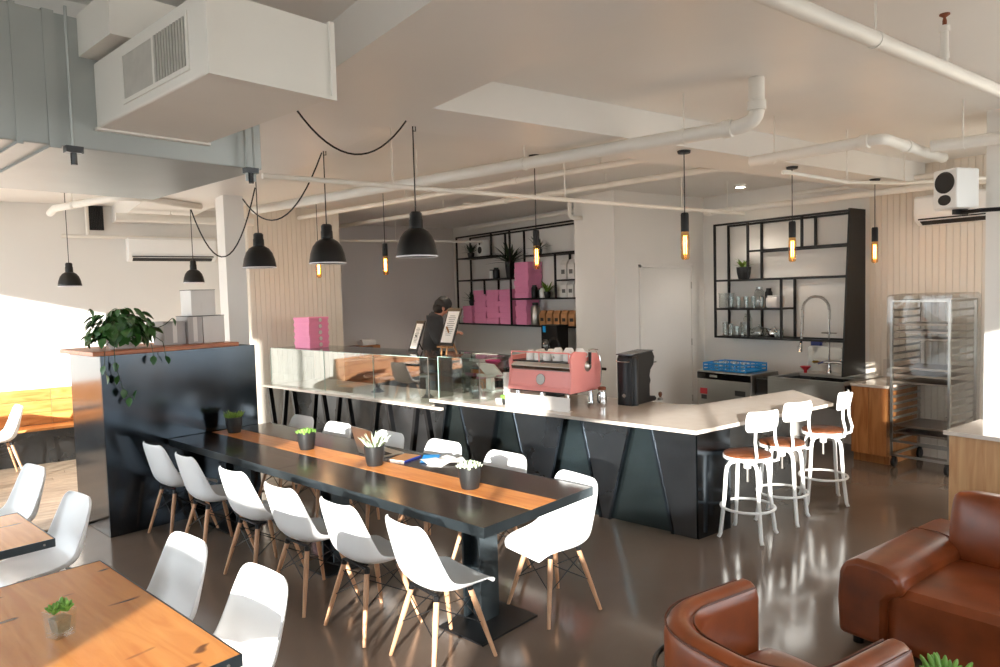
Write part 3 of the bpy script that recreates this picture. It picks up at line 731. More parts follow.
build('body', MB().lathe([(.045,0),(.048,.01),(.042,.13),(.036,.15),(.04,.17),(.037,.17),(.033,.15),(.0,.02)],20), M['chrome'], o, smooth=True)
build('handle', MB().tube([(-.04,0,.14),(-.075,0,.13),(-.075,0,.06),(-.045,0,.04)],.006,8), M['black'], o, smooth=True); build('rim_band', MB().lathe([(.0405,.165),(.0405,.19),(.03,.195),(.0,.195)],20), M['rust'], o)
# grinder
o = thing('coffee_grinder', 'tall black coffee grinder with star emblem on the bar', 'grinder', W3(5.95, 3.67, CT+.0005), PHI)
g = [(0,0),(0,.47),(.02,.50),(.40,.52),(.44,.46),(.42,.38),(.36,.33),(.34,.27),(.36,.22),(.34,.18),(.34,.06),(.45,.05),(.45,0)]
build('body', ext_v(g, .03, .20), M['black'], o, bevel=0.006)
build('front_plate', MB().lathe([(.115,0),(.115,.46),(.10,.485)],24,(0,0,0),Matrix.Translation((.06,.115,.003)) @ Matrix.Diagonal((.62,1,1,1))), M['black'], o, smooth=True)
build('handle', MB().tube([(-.02,.04,.44),(-.03,.06,.44),(-.034,.115,.44),(-.03,.17,.44),(-.02,.19,.44)],.006,8), M['chrome'], o, smooth=True)
build('lid', ext_v([(.0,.502),(.40,.522),(.40,.53),(.0,.512)], .02,.21), M['steel_dark'], o)
emblem(o, Matrix.Translation((-.0135,.115,.10)) @ FACE_U, .018, 'star')
build('spout_tray', MB().box((.36,.05,.0),(.50,.18,.03)), M['black'], o, bevel=0.004)
o = thing('tamper', 'small brass-topped tamper beside the black grinder', 'tamper', W3(6.46,3.68,CT+.0005))
build('base', MB().lathe([(.029,0),(.029,.02),(.01,.03)],16), M['steel'], o, smooth=True); build('knob', MB().lathe([(.010,.03),(.02,.055),(.018,.08),(0,.088)],16), M['seat_wood'], o, smooth=True)
# tablet till, small plant, white bottle, card reader
o = thing('tablet_stand', 'white tablet till on an angled stand on the bar', 'tablet', W3(6.02,5.70,CT+.0005), PHI + R(-8))
o.scale = (1.3, 1.3, 1.2)
build('base', MB().box((-.05,-.09,0),(.10,.09,.012)), M['white_metal'], o, bevel=0.004)
build('stem', MB().box((-.01,-.04,.012),(.03,.04,.15)), M['white_metal'], o, bevel=0.004)
Mt = Matrix.Translation((.02,0,.20)) @ Matrix.Rotation(R(48),4,'Y')
build('tablet', MB().box((-.10,-.13,-.008),(.10,.13,.008),Mt), M['white_metal'], o, bevel=0.004)
build('screen', MB().box((-.085,-.115,.0082),(.085,.115,.0092),Mt), M['screen_black'], o)
o = thing('card_reader', 'small white card reader on the bar beside the glass case', 'card reader', W3(5.50,5.05,CT+.0005), PHI)
build('body', MB().box((-.03,-.05,0),(.03,.05,.03)), M['white_metal'], o, bevel=0.01); build('keypad', MB().box((-.02,-.03,.0302),(.02,.03,.032)), M['grey_card'], o)
o = thing('paper_cups', 'tall stack of white paper cups beside the espresso machine', 'cups', W3(5.52,4.97,CT+.0005))
for k in range(6): build('cup', MB().lathe([(.030,0),(.040,.09),(.042,.092),(.04,.095),(.0,.06)],18,(0,0,.036*k)), M['paper'], o, smooth=True)
build('sleeve', MB().lathe([(.030,0),(.041,.09)],18,(0,0,.22)), M['paper'], o)
o = thing('bar_plant', 'tiny green plant in a dark pot on the bar', 'plant', W3(5.36,4.86,CT+.0005))
build('pot', MB().lathe(pot_profile(.035,.065),18), M['pot'], o, smooth=True)
for k in range(22):
    l = build('leaf', leafme, None, o, smooth=True); a = k*2.4; rr=.028*math.sqrt(k/22); l.location=(rr*math.cos(a),rr*math.sin(a),.055); l.rotation_euler=(-.3-14*rr,0,a-math.pi/2); l.scale=(1.4,1.4,2.0)

# ------------------------------------------------------------------ menu stands
def menu(u, v, z0, hgt, wid, face, label, easel):
    o = thing('menu_stand', label, 'menu', W3(u, v, z0), R(face))
    tilt = Matrix.Translation((0,0,.10 if easel else .0)) @ Matrix.Rotation(R(20),4,'Y')
    build('frame', MB().box((-.006,-wid/2,0),(.006,wid/2,hgt),tilt), M['black'], o, bevel=0.002)
    s = build('menu_sheet', MB().box((-.0075,-wid/2+.03,.035),(-.0062,wid/2-.03,hgt-.04),tilt), M['paper'], o)
    tx = MB()
    for k in range(11):
        zz = hgt-.10-k*(hgt-.20)/11; ww = (wid/2-.05)*(.55+.4*((k*37)%10)/10)
        tx.box((-.0082,-ww,zz),(-.0076,ww,zz+.006),tilt)
    build('print', tx, M['ink'], s)
    if easel:
        build('easel_ledge', MB().box((-.05,-wid/2+.03,.075),(.03,wid/2-.03,.095)), M['kraft'], o)
        for y in (-.05,.05): build('easel_leg', MB().tube([(-.03,y,0),(-.01,y,.09)],.010,6), M['kraft'], o)
        build('easel_prop', MB().tube([(.16,0,0),(.02,0,.32)],.010,6), M['kraft'], o)
    else: build('prop', MB().tube([(.14,0,0.006),(.05,0,.20)],.008,6), M['black'], o)
menu(5.63, 6.02, 1.3615, .46, .28, 4, 'framed white menu on a wooden easel on the glass case', True)
menu(5.72, 6.72, 1.3615, .40, .22, 0, 'smaller framed menu propped on the glass case', False)

# ------------------------------------------------------------------ bar stools
def make_stool():
    o = thing('bar_stool', 'x', 'stool')
    H_ = .67
    build('seat', MB().lathe([(.165,H_-.03),(.178,H_-.02),(.178,H_-.006),(.165,H_),(0,H_-.004)],32), M['seat_wood'], o, smooth=True)
    build('seat_ring', MB().lathe([(.181,H_-.045),(.184,H_-.045),(.184,H_-.020),(.181,H_-.020)],32), M['white_metal'], o, smooth=True)
    build('seat_plate', MB().lathe([(.09,H_-.05),(.178,H_-.046),(.178,H_-.031),(0,H_-.031)],24), M['white_metal'], o)
    build('hub', MB().lathe([(.05,H_-.085),(.055,H_-.051)],16).lathe([(.028,H_-.13),(.028,H_-.085)],14), M['white_metal'], o)
    build('screw', MB().lathe([(.011,H_-.24),(.011,H_-.13)],10), M['steel'], o)
    for k in range(4):
        a = R(72+90*k); c_, s_ = math.cos(a), math.sin(a)
        pts = [(.04*c_,.04*s_,H_-.068)] + [(r*c_,r*s_,z) for r,z in ((.10,H_-.070),(.14,H_-.08),(.165,H_-.11),(.175,H_-.16),(.19,.30),(.225,.03),(.24,.0))]
        build('leg', MB().tube(pts,.0155,10), M['white_metal'], o, smooth=True)
    build('foot_ring', MB().tube([(.203*math.cos(t),.203*math.sin(t),.235) for t in [2*math.pi*k/28 for k in range(28)]],.011,8,closed=True), M['white_metal'], o, smooth=True)
    bars = MB()
    for sx in (-1,1):
        build('back_upright', MB().tube([(sx*.10,-.10,H_-.05),(sx*.11,-.17,H_-.05),(sx*.112,-.205,H_-.035),(sx*.11,-.215,H_+.02),(sx*.10,-.19,H_+.12),(sx*.095,-.19,H_+.20),(sx*.095,-.215,H_+.33)],.0115,10), M['white_metal'], o, smooth=True)
    P = []
    for i in range(7):
        z_ = H_+.19+.165*i/6; hw = .165 if 0<i<6 else .14
        P.append([(s*hw, -.208-.10*(z_-H_-.19)+.045*s*s+.012, z_) for s in (-1,-.9,-.6,-.2,.2,.6,.9,1)])
    build('backrest', MB().grid(P), M['white_metal'], o, smooth=True, solid=.006, sub=1)
    rv = MB()
    for sx in (-1,1): rv.ball((sx*.09,-.215,H_+.33),(.009,.006,.009),8,5)
    build('rivet', rv, M['steel'], o)
    return o
st = make_stool()
for k, (x, y, rz, s) in enumerate(((4.98,3.46,-12,'next to the bar corner'),(5.57,3.52,-10,'in the middle of the three'),(6.33,3.57,14,'at the open end of the bar'))):
    o = st if k == 0 else copy_tree(st)
    o.scale = (1.05,1.05,1.04)
    place(o, (x,y,0), R(rz), 'white metal bar stool with round brown seat, ' + s, 'white bar stools at the short bar side')

# ------------------------------------------------------------------ dome pendants
def dome_pendant(loc, ztop, label, group, cable=None, D=.28):
    o = thing('dome_pendant', label, 'pendant lamp', loc, 0, group)      # origin at the shade's lower rim
    r = D/2; h = .19*D/.28
    outer = [(r,0),(r*1.02,.004),(r*.99,.03),(r*.93,h*.4),(r*.80,h*.68),(r*.60,h*.88),(r*.34,h)]
    build('shade', MB().lathe(outer,36), M['dome'], o, smooth=True, solid=0)
    build('shade_lining', MB().lathe([(r*.985,.001),(r*.965,.03),(r*.90,h*.38),(r*.77,h*.66),(r*.57,h*.85),(r*.3,h*.965),(0,h*.97)],36), M['dome_in'], o, smooth=True)
    build('rim', MB().lathe([(r*.985,.001),(r*.985,-.004),(r*1.025,-.004),(r*1.025,.004)],36), M['dome_in'], o, smooth=True)  # rim coloured white in place of the glow below the shade
    build('cap', MB().lathe([(r*.34,h),(r*.33,h+.055),(r*.30,h+.065),(r*.30,h+.10),(r*.22,h+.112),(0,h+.113)],24), M['dome'], o, smooth=True)
    build('bulb', MB().ball((0,0,.07),(.03,.03,.04),12,8), M['dome_in'], o, smooth=True)
    top = ztop - loc[2]
    build('cord', MB().tube([(0,0,h+.11),(0,0,top)],.0045,6), M['black'], o, smooth=True)
    if cable is not None:
        build('hook', MB().tube([(0,0,top-.03),(.02,0,top-.03),(.02,0,top)],.004,6), M['black'], o)
        for cb in cable:
            build('swag_cable', MB().tube([tuple(a-b for a,b in zip(p,loc)) for p in cb],.0055,6), M['black'], o, smooth=True)
    else: build('canopy', MB().lathe([(.055,top-.025),(.06,top)],20), M['black'], o)
    return o
def swag(a, b, sag, n=16):
    a, b = Vector(a), Vector(b)
    return [tuple(a.lerp(b,i/n) - Vector((0,0,sag*4*(i/n)*(1-i/n)))) for i in range(n+1)]
p3 = (*W(3.17,3.645), 2.318); p2 = (*W(3.17,4.70), 2.325); p1 = (*W(3.17,5.745), 2.338)
top3, top2, top1 = ZB, ZB, ZB-.03
h3, h2, h1 = (p3[0]-.10,p3[1]+.02,ZB), (p2[0],p2[1],ZB), (p1[0],p1[1],ZB)
GD = 'black dome pendants over the long table'
dome_pendant(p3, ZB, 'black dome pendant over the open end of the long table', GD, [])
dome_pendant(p2, ZB, 'black dome pendant over the middle of the long table', GD, [])
dome_pendant(p1, ZB, 'black dome pendant over the partition end of the long table', GD, [])
def cable(label, pts): 
    return tag(build('swag_cable', MB().tube(pts,.006,6), M['black'], smooth=True), label, 'cable')
cable('black lamp cable sagging from the duct to the nearest dome pendant', swag((1.53,4.12,ZB-.012),(2.235,4.06,ZB-.012),.24))
cable('black lamp cable swagged between the middle and far dome pendants', swag((p1[0]-.12,p1[1]+.0,2.93),(p2[0]-.01,p2[1]+.01,ZB-.012),.33))
cable('black lamp cable looping from the duct hanger toward the white column', swag((1.47,6.6,2.86),(p1[0]-.04,p1[1]-.1,3.02),.50))
dome_pendant((.79,9.85,2.28), ZC, 'small black dome pendant near the bench, far from the column', 'black dome pendants by the bench', D=.25)
dome_pendant((2.06,9.28,2.29), ZC, 'small black dome pendant hanging just left of the white column', 'black dome pendants by the bench', D=.24)

# ------------------------------------------------------------------ tube bulbs over the bar
def tube_bulb(x, y, zb, ztop, label):
    o = thing('tube_bulb_pendant', label, 'pendant lamp', (x,y,zb), 0, 'amber tube bulbs over the bar')
    build('bulb_glass', MB().lathe([(0,.0),(.026,.004),(.035,.02),(.036,.19),(.03,.235),(.025,.25)],20), M['amber'], o, smooth=True)
    f = MB()
    for k in range(4):
        a = k*math.pi/2; f.tube([(.012*math.cos(a),.012*math.sin(a),.05),(.012*math.cos(a),.012*math.sin(a),.20)],.0032,6)
    build('filament', f, M['filament'], o)
    build('socket', MB().lathe([(.030,.235),(.033,.235),(.033,.375),(.028,.39),(0,.392)],20), M['black'], o, smooth=True)
    build('cord', MB().tube([(0,0,.39),(0,0,ztop-zb-.02)],.0045,6), M['black'], o)
    build('canopy', MB().lathe([(.05,ztop-zb-.022),(.055,ztop-zb-.0005)],20), M['black'], o)
    ld = bpy.data.lights.new('bulb_glow','POINT'); ld.energy = 3.5; ld.color = (1.0,.62,.30); ld.shadow_soft_size = .05
    lo = bpy.data.objects.new('bulb_glow', ld); COL.objects.link(lo); lo.parent = o; lo.location = (0,0,-.07)
B_ = [(*W(5.5,8.38),2.336,ZC,'over the bakery boxes end of the counter'),(*W(5.5,6.92),2.32,ZC,'over the low display counter'),(*W(5.5,4.505),2.288,ZC,'over the espresso machine'),
      (4.72,3.86,2.29,ZB,'over the bar corner'),(6.30,3.86,2.28,ZB,'over the stool side of the bar'),(7.90,3.86,2.275,ZB,'in front of the black shelf end panel')]
for x,y,zb,zt2,s in B_: tube_bulb(x,y,zb,zt2,'glowing amber tube bulb on a black socket ' + s)
# recessed downlights
for x,y,s in ((8.24,5.80,'above the sink shelf'),(6.17,8.36,'above the kitchen aisle'),(6.0,10.6,'above the back of the kitchen'),(5.9,8.9,'beside the kitchen aisle pipe')):
    o = thing('downlight','round recessed ceiling downlight '+s,'ceiling light',(x,y,ZC-.03),0,'recessed downlights')
    build('trim_ring', MB().lathe([(.075,.03),(.085,.0),(.065,-.004),(.06,.01)],24), M['white_metal'], o, smooth=True)
    build('lens', MB().lathe([(.062,.004),(0,.004)],24), M['down'], o)
    ld = bpy.data.lights.new('downlight_beam','SPOT'); ld.energy = 42; ld.spot_size = R(100); ld.spot_blend = .6; ld.color=(1,.9,.78); ld.shadow_soft_size=.05
    lo = bpy.data.objects.new('downlight_beam', ld); COL.objects.link(lo); lo.parent = o; lo.location=(0,0,-.02)

# ------------------------------------------------------------------ ceiling pipes
def pipe(label, runs, r, hang=(), collars=(), name='ceiling_pipe'):
    o = thing(name, label, 'pipe', runs[0][0]); b0 = Vector(runs[0][0])
    for k, run in enumerate(runs):
        build('pipe_run', MB().tube([tuple(Vector(p)-b0) for p in run], r, 14), M['pipe'], o, smooth=True)
    for (x,y,z_) in hang:
        q = Vector((x,y,z_))-b0
        zt2 = (ZB if (1.45 < x < 2.25 or (3.75 < y < 4.32)) else ZC) - b0.z
        build('hanger', MB().tube([(q.x,q.y,q.z+r*1.1),(q.x,q.y,zt2)],.006,6).lathe([(r*1.12,-.012),(r*1.12,.012)],14,(0,0,0),Matrix.Translation(q) @ dirrot(runs[0][0],runs[0][-1])), M['pipe'], o)
    for (p,d_) in collars:
        q = Vector(p)-b0
        build('collar', MB().lathe([(r*1.0,-.035),(r*1.22,-.03),(r*1.22,.03),(r*1.0,.035)],16,(0,0,0),Matrix.Translation(q) @ dirrot((0,0,0),d_)), M['pipe'], o, smooth=True)
    return o
def dirrot(a, b):
    d = Vector(b)-Vector(a); return d.to_track_quat('Z','Y').to_matrix().to_4x4()
def lerp3(a,b,t): return tuple(x+(y-x)*t for x,y in zip(a,b))
def elbow(a, c, b, n=6):  # quadratic bend
    a,c,b = Vector(a),Vector(c),Vector(b)
    return [tuple((1-t)**2*a+2*t*(1-t)*c+t*t*b) for t in [i/n for i in range(n+1)]]
A_=(4.10,2.98,3.12); Bp=(2.60,8.5,3.12)
pipe('thick white pipe with a big elbow rising into the ceiling', [[A_,Bp],elbow(A_,(4.16,2.80,3.12),(4.16,2.80,3.20))+[(4.16,2.80,ZC)]], .050,
     [(*lerp3(A_,Bp,t)[:2],3.12) for t in (.055,.30,.52)], [(A_,(-.25,1,0)),((4.16,2.80,3.24),(0,0,1))])
a,b=(2.2,1.52,3.1),(6.45,1.62,3.1)
o = pipe('thick white pipe crossing the ceiling corner with a rusty sprinkler riser', [[a,b]], .034, [(3.16,1.543,3.1)])
build('riser', MB().lathe([(.018,.02),(.018,.05),(.022,.05),(.022,.08),(.018,.08),(.018,.18),(.024,.18),(.024,.21),(.014,.21)],14,(1.69,.045,0)), M['pipe'], o)
build('sprinkler_head', MB().lathe([(.010,.21),(.010,.235),(.006,.25),(.024,.262),(.024,.268),(0,.27)],12,(1.69,.045,0)), M['rust'], o)
a,b=(1.65,5.17,2.95),(7.55,5.27,2.95)
pipe('long thin white pipe running across the room above the lamps', [[a,b]], .021, [(x,5.2+.016*(x-1.65)/1,2.95) for x in ()] + [lerp3(a,b,t) for t in (.18,.5,.8)], [(lerp3(a,b,.99),(1,0,0))])
a,b=(5.08,4.33,3.27),(3.83,10.37,3.27)
pipe('thin white pipe below the ceiling beside the thick pipe', [[a,b]], .032, [lerp3(a,b,t) for t in (.12,.6)], [(lerp3(a,b,.3),(-.2,1,0))])
a,b=(6.14,4.33,3.27),(4.72,12.3,3.27)
a2=b
pipe('thin white pipe toward the beadboard partition over the counter', [[a,a2]], .034, [lerp3(a,a2,t) for t in (.2,.55)], [(lerp3(a,a2,.4),(-.2,1,0))])
a,b,c_,d_=(5.19,3.55,3.09),(5.27,2.52,3.09),(6.22,2.62,3.09),(6.55,2.64,3.09)
pipe('white ceiling pipe with a wide double bend above the speaker', [[a,lerp3(a,b,.9)]+elbow(lerp3(a,b,.93),b,lerp3(b,c_,.12))+[lerp3(b,c_,.8)]+elbow(lerp3(b,c_,.85),c_,d_)], .042, [lerp3(a,b,.2)], [(lerp3(a,b,.88),(0,-1,0)),(lerp3(b,c_,.5),(1,.1,0))])
pipe('short white pipe end beside the white column top', [[(5.98,2.50,3.10),(6.14,2.05,3.10),(6.14,1.2,3.10)]], .045, [(6.05,2.3,3.1)])
a,b=(7.78,6.02,3.05),(8.09,2.80,3.05)
pipe('white pipe along the wall above the black sink shelf', [[a,b]], .036, [lerp3(a,b,t) for t in (.1,.75)], [(lerp3(a,b,.12),(0,-1,0)),(lerp3(a,b,.02),(0,-1,0))])
a,b=(8.50,5.20,3.24),(8.62,3.2,3.24)
pipe('higher white pipe close to the beadboard wall', [[a,b]], .03, [lerp3(a,b,.4)])
pts=[(5.62,3.50,3.03),(6.25,3.30,2.96),(6.9,3.12,2.97),(7.6,2.95,3.03),(8.3,2.75,3.08)]
pipe('thin curved white conduit in front of the ceiling beam', [pts], .016, [pts[1]], [(pts[0],(1,-.3,0))])
pipe('thin white pipe across the grey kitchen wall', [[(4.50,11.27,3.02),(7.44,10.78,3.02)]], .022, [(5.8,11.05,3.02)])
pipe('white pipe above the pink box shelf', [[(7.42,11.2,3.30),(7.44,8.05,3.30)]], .03, [(7.43,9.6,3.30)])
pipe('short white bent pipe at the block column', [[(6.78,7.6,3.34),(6.78,7.6,3.18)]+elbow((6.78,7.6,3.16),(6.78,7.6,3.1),(6.86,7.55,3.1))+[(6.94,7.52,3.1)]], .03, [])
a,b=(.82,11.05,2.98),(2.9,11.05,2.98)
pipe('thin white pipe along the back wall above the air conditioner', [[a,b],[(1.13,11.05,3.0),(1.13,11.05,3.41)]], .024, [])
pipe('white pipe elbow over the bench', [[(.62,9.66,3.12),(.66,9.5,3.16),(1.10,8.35,3.16)]+elbow((1.1,8.35,3.16),(1.2,8.1,3.16),(1.45,8.3,3.16))+[(2.05,8.75,3.16)]], .04, [(.80,9.1,3.16)])
pipe('white pipe behind the column top', [[(1.28,9.6,3.1),(2.92,9.62,3.1)]], .05, [(1.9,9.61,3.1)])

# ------------------------------------------------------------------ ventilation duct (furniture frame)
o = thing('air_duct', 'big pale sheet-metal ventilation duct with a boxy grille outlet', 'duct', W3(0,0,0), PHI)
build('outlet_box', MB().box((1.03,2.11,2.75),(1.475,3.09,3.005)), M['duct_white'], o, bevel=0.008)
build('outlet_rim', MB().box((1.022,2.10,2.742),(1.045,2.125,3.01)).box((1.462,2.10,2.742),(1.482,2.125,3.01)).box((1.0449,2.10,2.742),(1.4621,2.125,2.755)), M['duct_white'], o)
build('outlet_flange', MB().box((1.022,3.06,2.742),(1.482,3.0899,2.752)), M['duct_white'], o)
g = build('grille_frame', MB().box((1.024,2.24,2.785),(1.0299,2.79,2.80)).box((1.024,2.24,2.955),(1.0299,2.79,2.97)).box((1.024,2.24,2.7999),(1.0299,2.255,2.9551)).box((1.024,2.775,2.7999),(1.0299,2.79,2.9551)).box((1.024,2.50,2.7999),(1.0299,2.515,2.9551)), M['duct_white'], o)
build('grille_back', MB().box((1.0285,2.256,2.80),(1.0298,2.499,2.955)), M['black_matte'], g)
for k in range(11):
    y = 2.262 + k*.0218
    build('louvre', MB().box((1.022,y,2.80),(1.0283,y+.011,2.955)), M['grille'], g)
build('mesh_screen', MB().box((1.026,2.517,2.80),(1.0295,2.773,2.955)), M['grille'], g)
build('trunk', MB().box((.10,3.09,2.665),(1.74,4.36,3.17)), M['galv'], o, bevel=0.006)
build('flange', MB().box((.86,3.085,2.655),(.90,4.365,3.175)).box((.755,3.085,2.655),(.775,4.365,3.175)), M['galv'], o)
build('upper_box', MB().box((.98,2.75,3.02),(1.62,3.089,3.18)), M['duct_white'], o)
for u_, v_ in ((.93,3.05),(1.64,3.05),(1.68,3.05)):
    build('hanger_rod', MB().tube([(u_,v_,2.60),(u_,v_,3.189)],.006,6), M['galv'], o)
for u_, v_ in ((.93,3.05),(1.66,3.05)):
    build('strut_rail', MB().box((u_-.03,v_-.02,2.635),(u_+.03,v_+.02,2.66)).tube([(u_,v_,2.59),(u_,v_,2.635)],.012,8), M['steel_dark'], o)
build('flex_hose', MB().tube([(.86,3.7,2.85),(.7,3.72,2.8),(.45,3.8,2.7),(.2,3.9,2.72)],.12,16), M['galv'], o, smooth=True)
build('branch_duct', MB().box((.0,4.37,2.80),(1.0,5.3,3.1)), M['galv'], o)

# ------------------------------------------------------------------ wall air conditioners, vent, speaker
def wall_ac(loc, rz, wd, label):
    o = thing('split_air_conditioner', label, 'air conditioner', loc, rz)     # local +y is out of the wall
    poly = [(0,0),(.10,0),(.19,.05),(.21,.12),(.205,.30),(.18,.33),(0,.33)]
    n = len(poly); vs = [(-wd/2,y,z) for y,z in poly]+[(wd/2,y,z) for y,z in poly]
    build('casing', MB().add(vs,[tuple(range(n)),tuple(reversed(range(n,2*n)))]+[(i,n+i,n+(i+1)%n,(i+1)%n) for i in range(n)]), M['white_metal'], o, bevel=0.012)
    build('outlet_slot', MB().add([(-wd/2+.06,.115,.006),(wd/2-.06,.115,.006),(wd/2-.06,.186,.045),(-wd/2+.06,.186,.045)],[(0,1,2,3)],Matrix.Translation((0,.002,-.003))), M['black_matte'], o, solid=.003)
    build('louvre', MB().box((-wd/2+.05,.197,.055),(wd/2-.05,.214,.07)), M['black_matte'], o)
    return o
wall_ac((2.19,11.199,2.65), math.pi, 1.18, 'white wall air conditioner above the plant and cartons')
wall_ac((8.835,3.28,2.70), math.pi/2, 1.0, 'white wall air conditioner on the beadboard wall behind the speaker')
o = thing('slatted_panel','dark vertical slatted speaker panel high on the back wall','vent',(1.25,11.198,3.08))
build('panel', MB().box((-.09,-.05,0),(.09,-.0,.33)), M['black_matte'], o)
for k in range(8): build('slat', MB().box((-.08+.02*k,-.056,.015),(-.07+.02*k,-.05,.315)), M['black'], o)
o = thing('loudspeaker','white wall loudspeaker with two black cones on a black bracket','speaker',(6.45,2.50,2.64), R(162))
o.scale = (.94,.94,.94)
# local +x faces the room, speaker hangs from the column by its bracket
build('cabinet', MB().box((-.13,-.115,0),(.13,.115,.34)), M['white_metal'], o, bevel=0.015)
Fx = Matrix(((0,0,1,.131),(0,1,0,0),(-1,0,0,.225),(0,0,0,1)))
build('woofer', MB().lathe([(.092,0),(.092,.006),(.08,.006),(.045,-.012),(.03,-.006),(0,-.002)],28,(0,0,0),Fx), M['black_matte'], o, smooth=True)
Fx2 = Matrix(((0,0,1,.131),(0,1,0,0),(-1,0,0,.075),(0,0,0,1)))
build('tweeter', MB().lathe([(.06,0),(.06,.004),(.03,.002),(0,.006)],24,(0,0,0),Fx2 @ Matrix.Diagonal((.75,1,1,1))), M['black_matte'], o, smooth=True)
build('bracket', MB().box((-.12,-.02,-.045),(.02,.02,-.001)).tube([(-.05,0,-.03),(-.05,.18,-.03),(-.20,.32,-.03)],.018,8), M['black'], o)

# ------------------------------------------------------------------ right-hand low counter
o = thing('side_counter','low pale wood counter with white stone top beside the white column','counter',(5.92,0,0))
build('stone_top', MB().box((0,-1.25,.868),(.69,2.37,.90)), M['stone'], o, bevel=0.003)
for k in range(5): build('front_panel', MB().box((.03,2.34-.60*(k+1)+.002,.06),(.05,2.34-.60*k-.002,.866)), M['pale_wood'], o, bevel=0.002)
build('end_panel', MB().box((.051,2.32,.0),(.69,2.34,.866)), M['pale_wood'], o); build('plinth', MB().box((.07,-1.2,0),(.68,2.31,.06)), M['black_matte'], o)
build('carcass', MB().box((.052,-1.2,.061),(.68,2.318,.866)), M['pale_wood'], o)
o = thing('counter_tray','small grey tray lying on the white side counter','tray',(6.05,1.90,.9005))
build('tray', MB().box((-.06,-.08,0),(.06,.08,.004)), M['grey_card'], o); build('lip', MB().box((-.062,-.082,.004),(-.056,.082,.010)), M['grey_card'], o); build('lip', MB().box((.056,-.082,.004),(.062,.082,.010)), M['grey_card'], o)

# ------------------------------------------------------------------ leather sofa (faces -X)
o = thing('leather_sofa','low cognac leather sofa with wide rounded arm and wrinkled seat','sofa',(3.86,2.09,0))
def ext_x(poly, x0, x1, nx=8):   # polygon in (y,z) swept along x, with cross loops
    n = len(poly); mb = MB(); vs = []; fs = []
    for i in range(nx+1):
        x = x0+(x1-x0)*i/nx
        vs += [(x,y,z) for y,z in poly]
    fs.append(tuple(range(n))); fs.append(tuple(nx*n+k for k in reversed(range(n))))
    for i in range(nx):
        for k in range(n): fs.append((i*n+k,(i+1)*n+k,(i+1)*n+(k+1)%n,i*n+(k+1)%n))
    return mb.add(vs,fs)
armp = [(0,.05),(.012,.25),(.0,.41),(-.03,.475),(-.10,.505),(-.24,.50),(-.325,.475),(-.36,.42),(-.345,.36),(-.29,.335),(-.265,.30),(-.262,.05)]
def arm(y0, mirror=False):
    P = [((-y-.0) if mirror else y, z) for y, z in armp]
    if mirror: P = P[::-1]
    return ext_x([(y+y0,z) for y,z in P], 0.0, 1.13)
a1 = build('arm', arm(0), M['leather'], o, smooth=True, bevel=0.035)
build('arm_seam', MB().tube([(.80,-.01,.45),(.80,-.06,.503),(.80,-.20,.510),(.80,-.32,.485),(.80,-.362,.425)],.004,6), M['seam'], a1)
build('arm', arm(-2.5, True), M['leather'], o, smooth=True, bevel=0.035)
# seat cushion with creases
P = []
rn = random.Random(5)
for i in range(25):
    row = []
    for j in range(41):
        x = .03 + .80*i/24; y = -.268 - 1.96*j/40
        dip = .018*math.sin(math.pi*i/24)
        z_ = .385 + .02*math.sin(math.pi*i/24) + .016*math.sin(math.pi*j/40)
        z_ += .017*math.sin(9*x+16*y+2*math.sin(5*y))*math.exp(-((x-.35)/.25)**2)*max(0,min(1,(-.45-y)*3))
        if i == 0: z_ -= .035; x += .0
        if j in (0,40): z_ -= .03
        row.append((x,y,z_))
    P.append(row)
front = [[(.025+.012*math.sin(math.pi*k/5), p[1], .06+(p[2]-.06)*k/5) for p in P[0]] for k in range(6)]
build('seat_cushion', MB().grid(front[:-1]+P), M['leather'], o, smooth=True, solid=.006)
build('seat_base', MB().box((.06,-2.22,.04),(1.10,-.27,.33)), M['leather'], o, bevel=.02)
def cushion(c, d, m, parent, name, sub=2, rot=None, bulge=.03):
    x,y,z_ = d[0]/2,d[1]/2,d[2]/2; mb = MB(); n=6
    def q(a,b,cc): 
        k = lambda t: math.copysign(abs(t)**.9,t)
        return (x*k(a)*(1-.06*(b*b+cc*cc))+math.copysign(bulge*(1-b*b)*(1-cc*cc),a)*(abs(a)==1), y*k(b)*(1-.03*(a*a+cc*cc)), z_*k(cc)*(1-.03*(a*a+b*b)))
    g_ = [-1+2*i/n for i in range(n+1)]; idx = {}; vs=[]; fs=[]
    def vid(p):
        key = tuple(round(t,4) for t in p)
        if key not in idx: idx[key]=len(vs); vs.append(q(*p))
        return idx[key]
    for ax in range(3):
        for s in (-1,1):
            for i in range(n):
                for j in range(n):
                    pts=[]
                    for (di,dj) in ((0,0),(1,0),(1,1),(0,1)):
                        p=[0,0,0]; p[ax]=s; p[(ax+1)%3]=g_[i+di]; p[(ax+2)%3]=g_[j+dj]; pts.append(vid(tuple(p)))
                    fs.append(tuple(pts) if s>0 else tuple(reversed(pts)))
    m4 = Matrix.Translation(c) @ (rot or Matrix.Identity(4))
    mb.add(vs,fs,m4)
    return build(name, mb, m, parent, smooth=True, sub=sub)
for k in range(2):
    cushion((.87,-.33-.49-.98*k+.06,.57),(.26,.99,.44),M['leather'],o,'back_cushion',1,Matrix.Rotation(R(10),4,'Y'))
build('back_frame', MB().box((.98,-2.5,.05),(1.13,.0-.28,.60)), M['leather'], o, bevel=.03)
for x,y in ((.08,-.08),(1.05,-.08),(.08,-2.4),(1.05,-2.4)): build('foot', MB().cyl((x,y,0),.03,.055,14), M['black'], o)

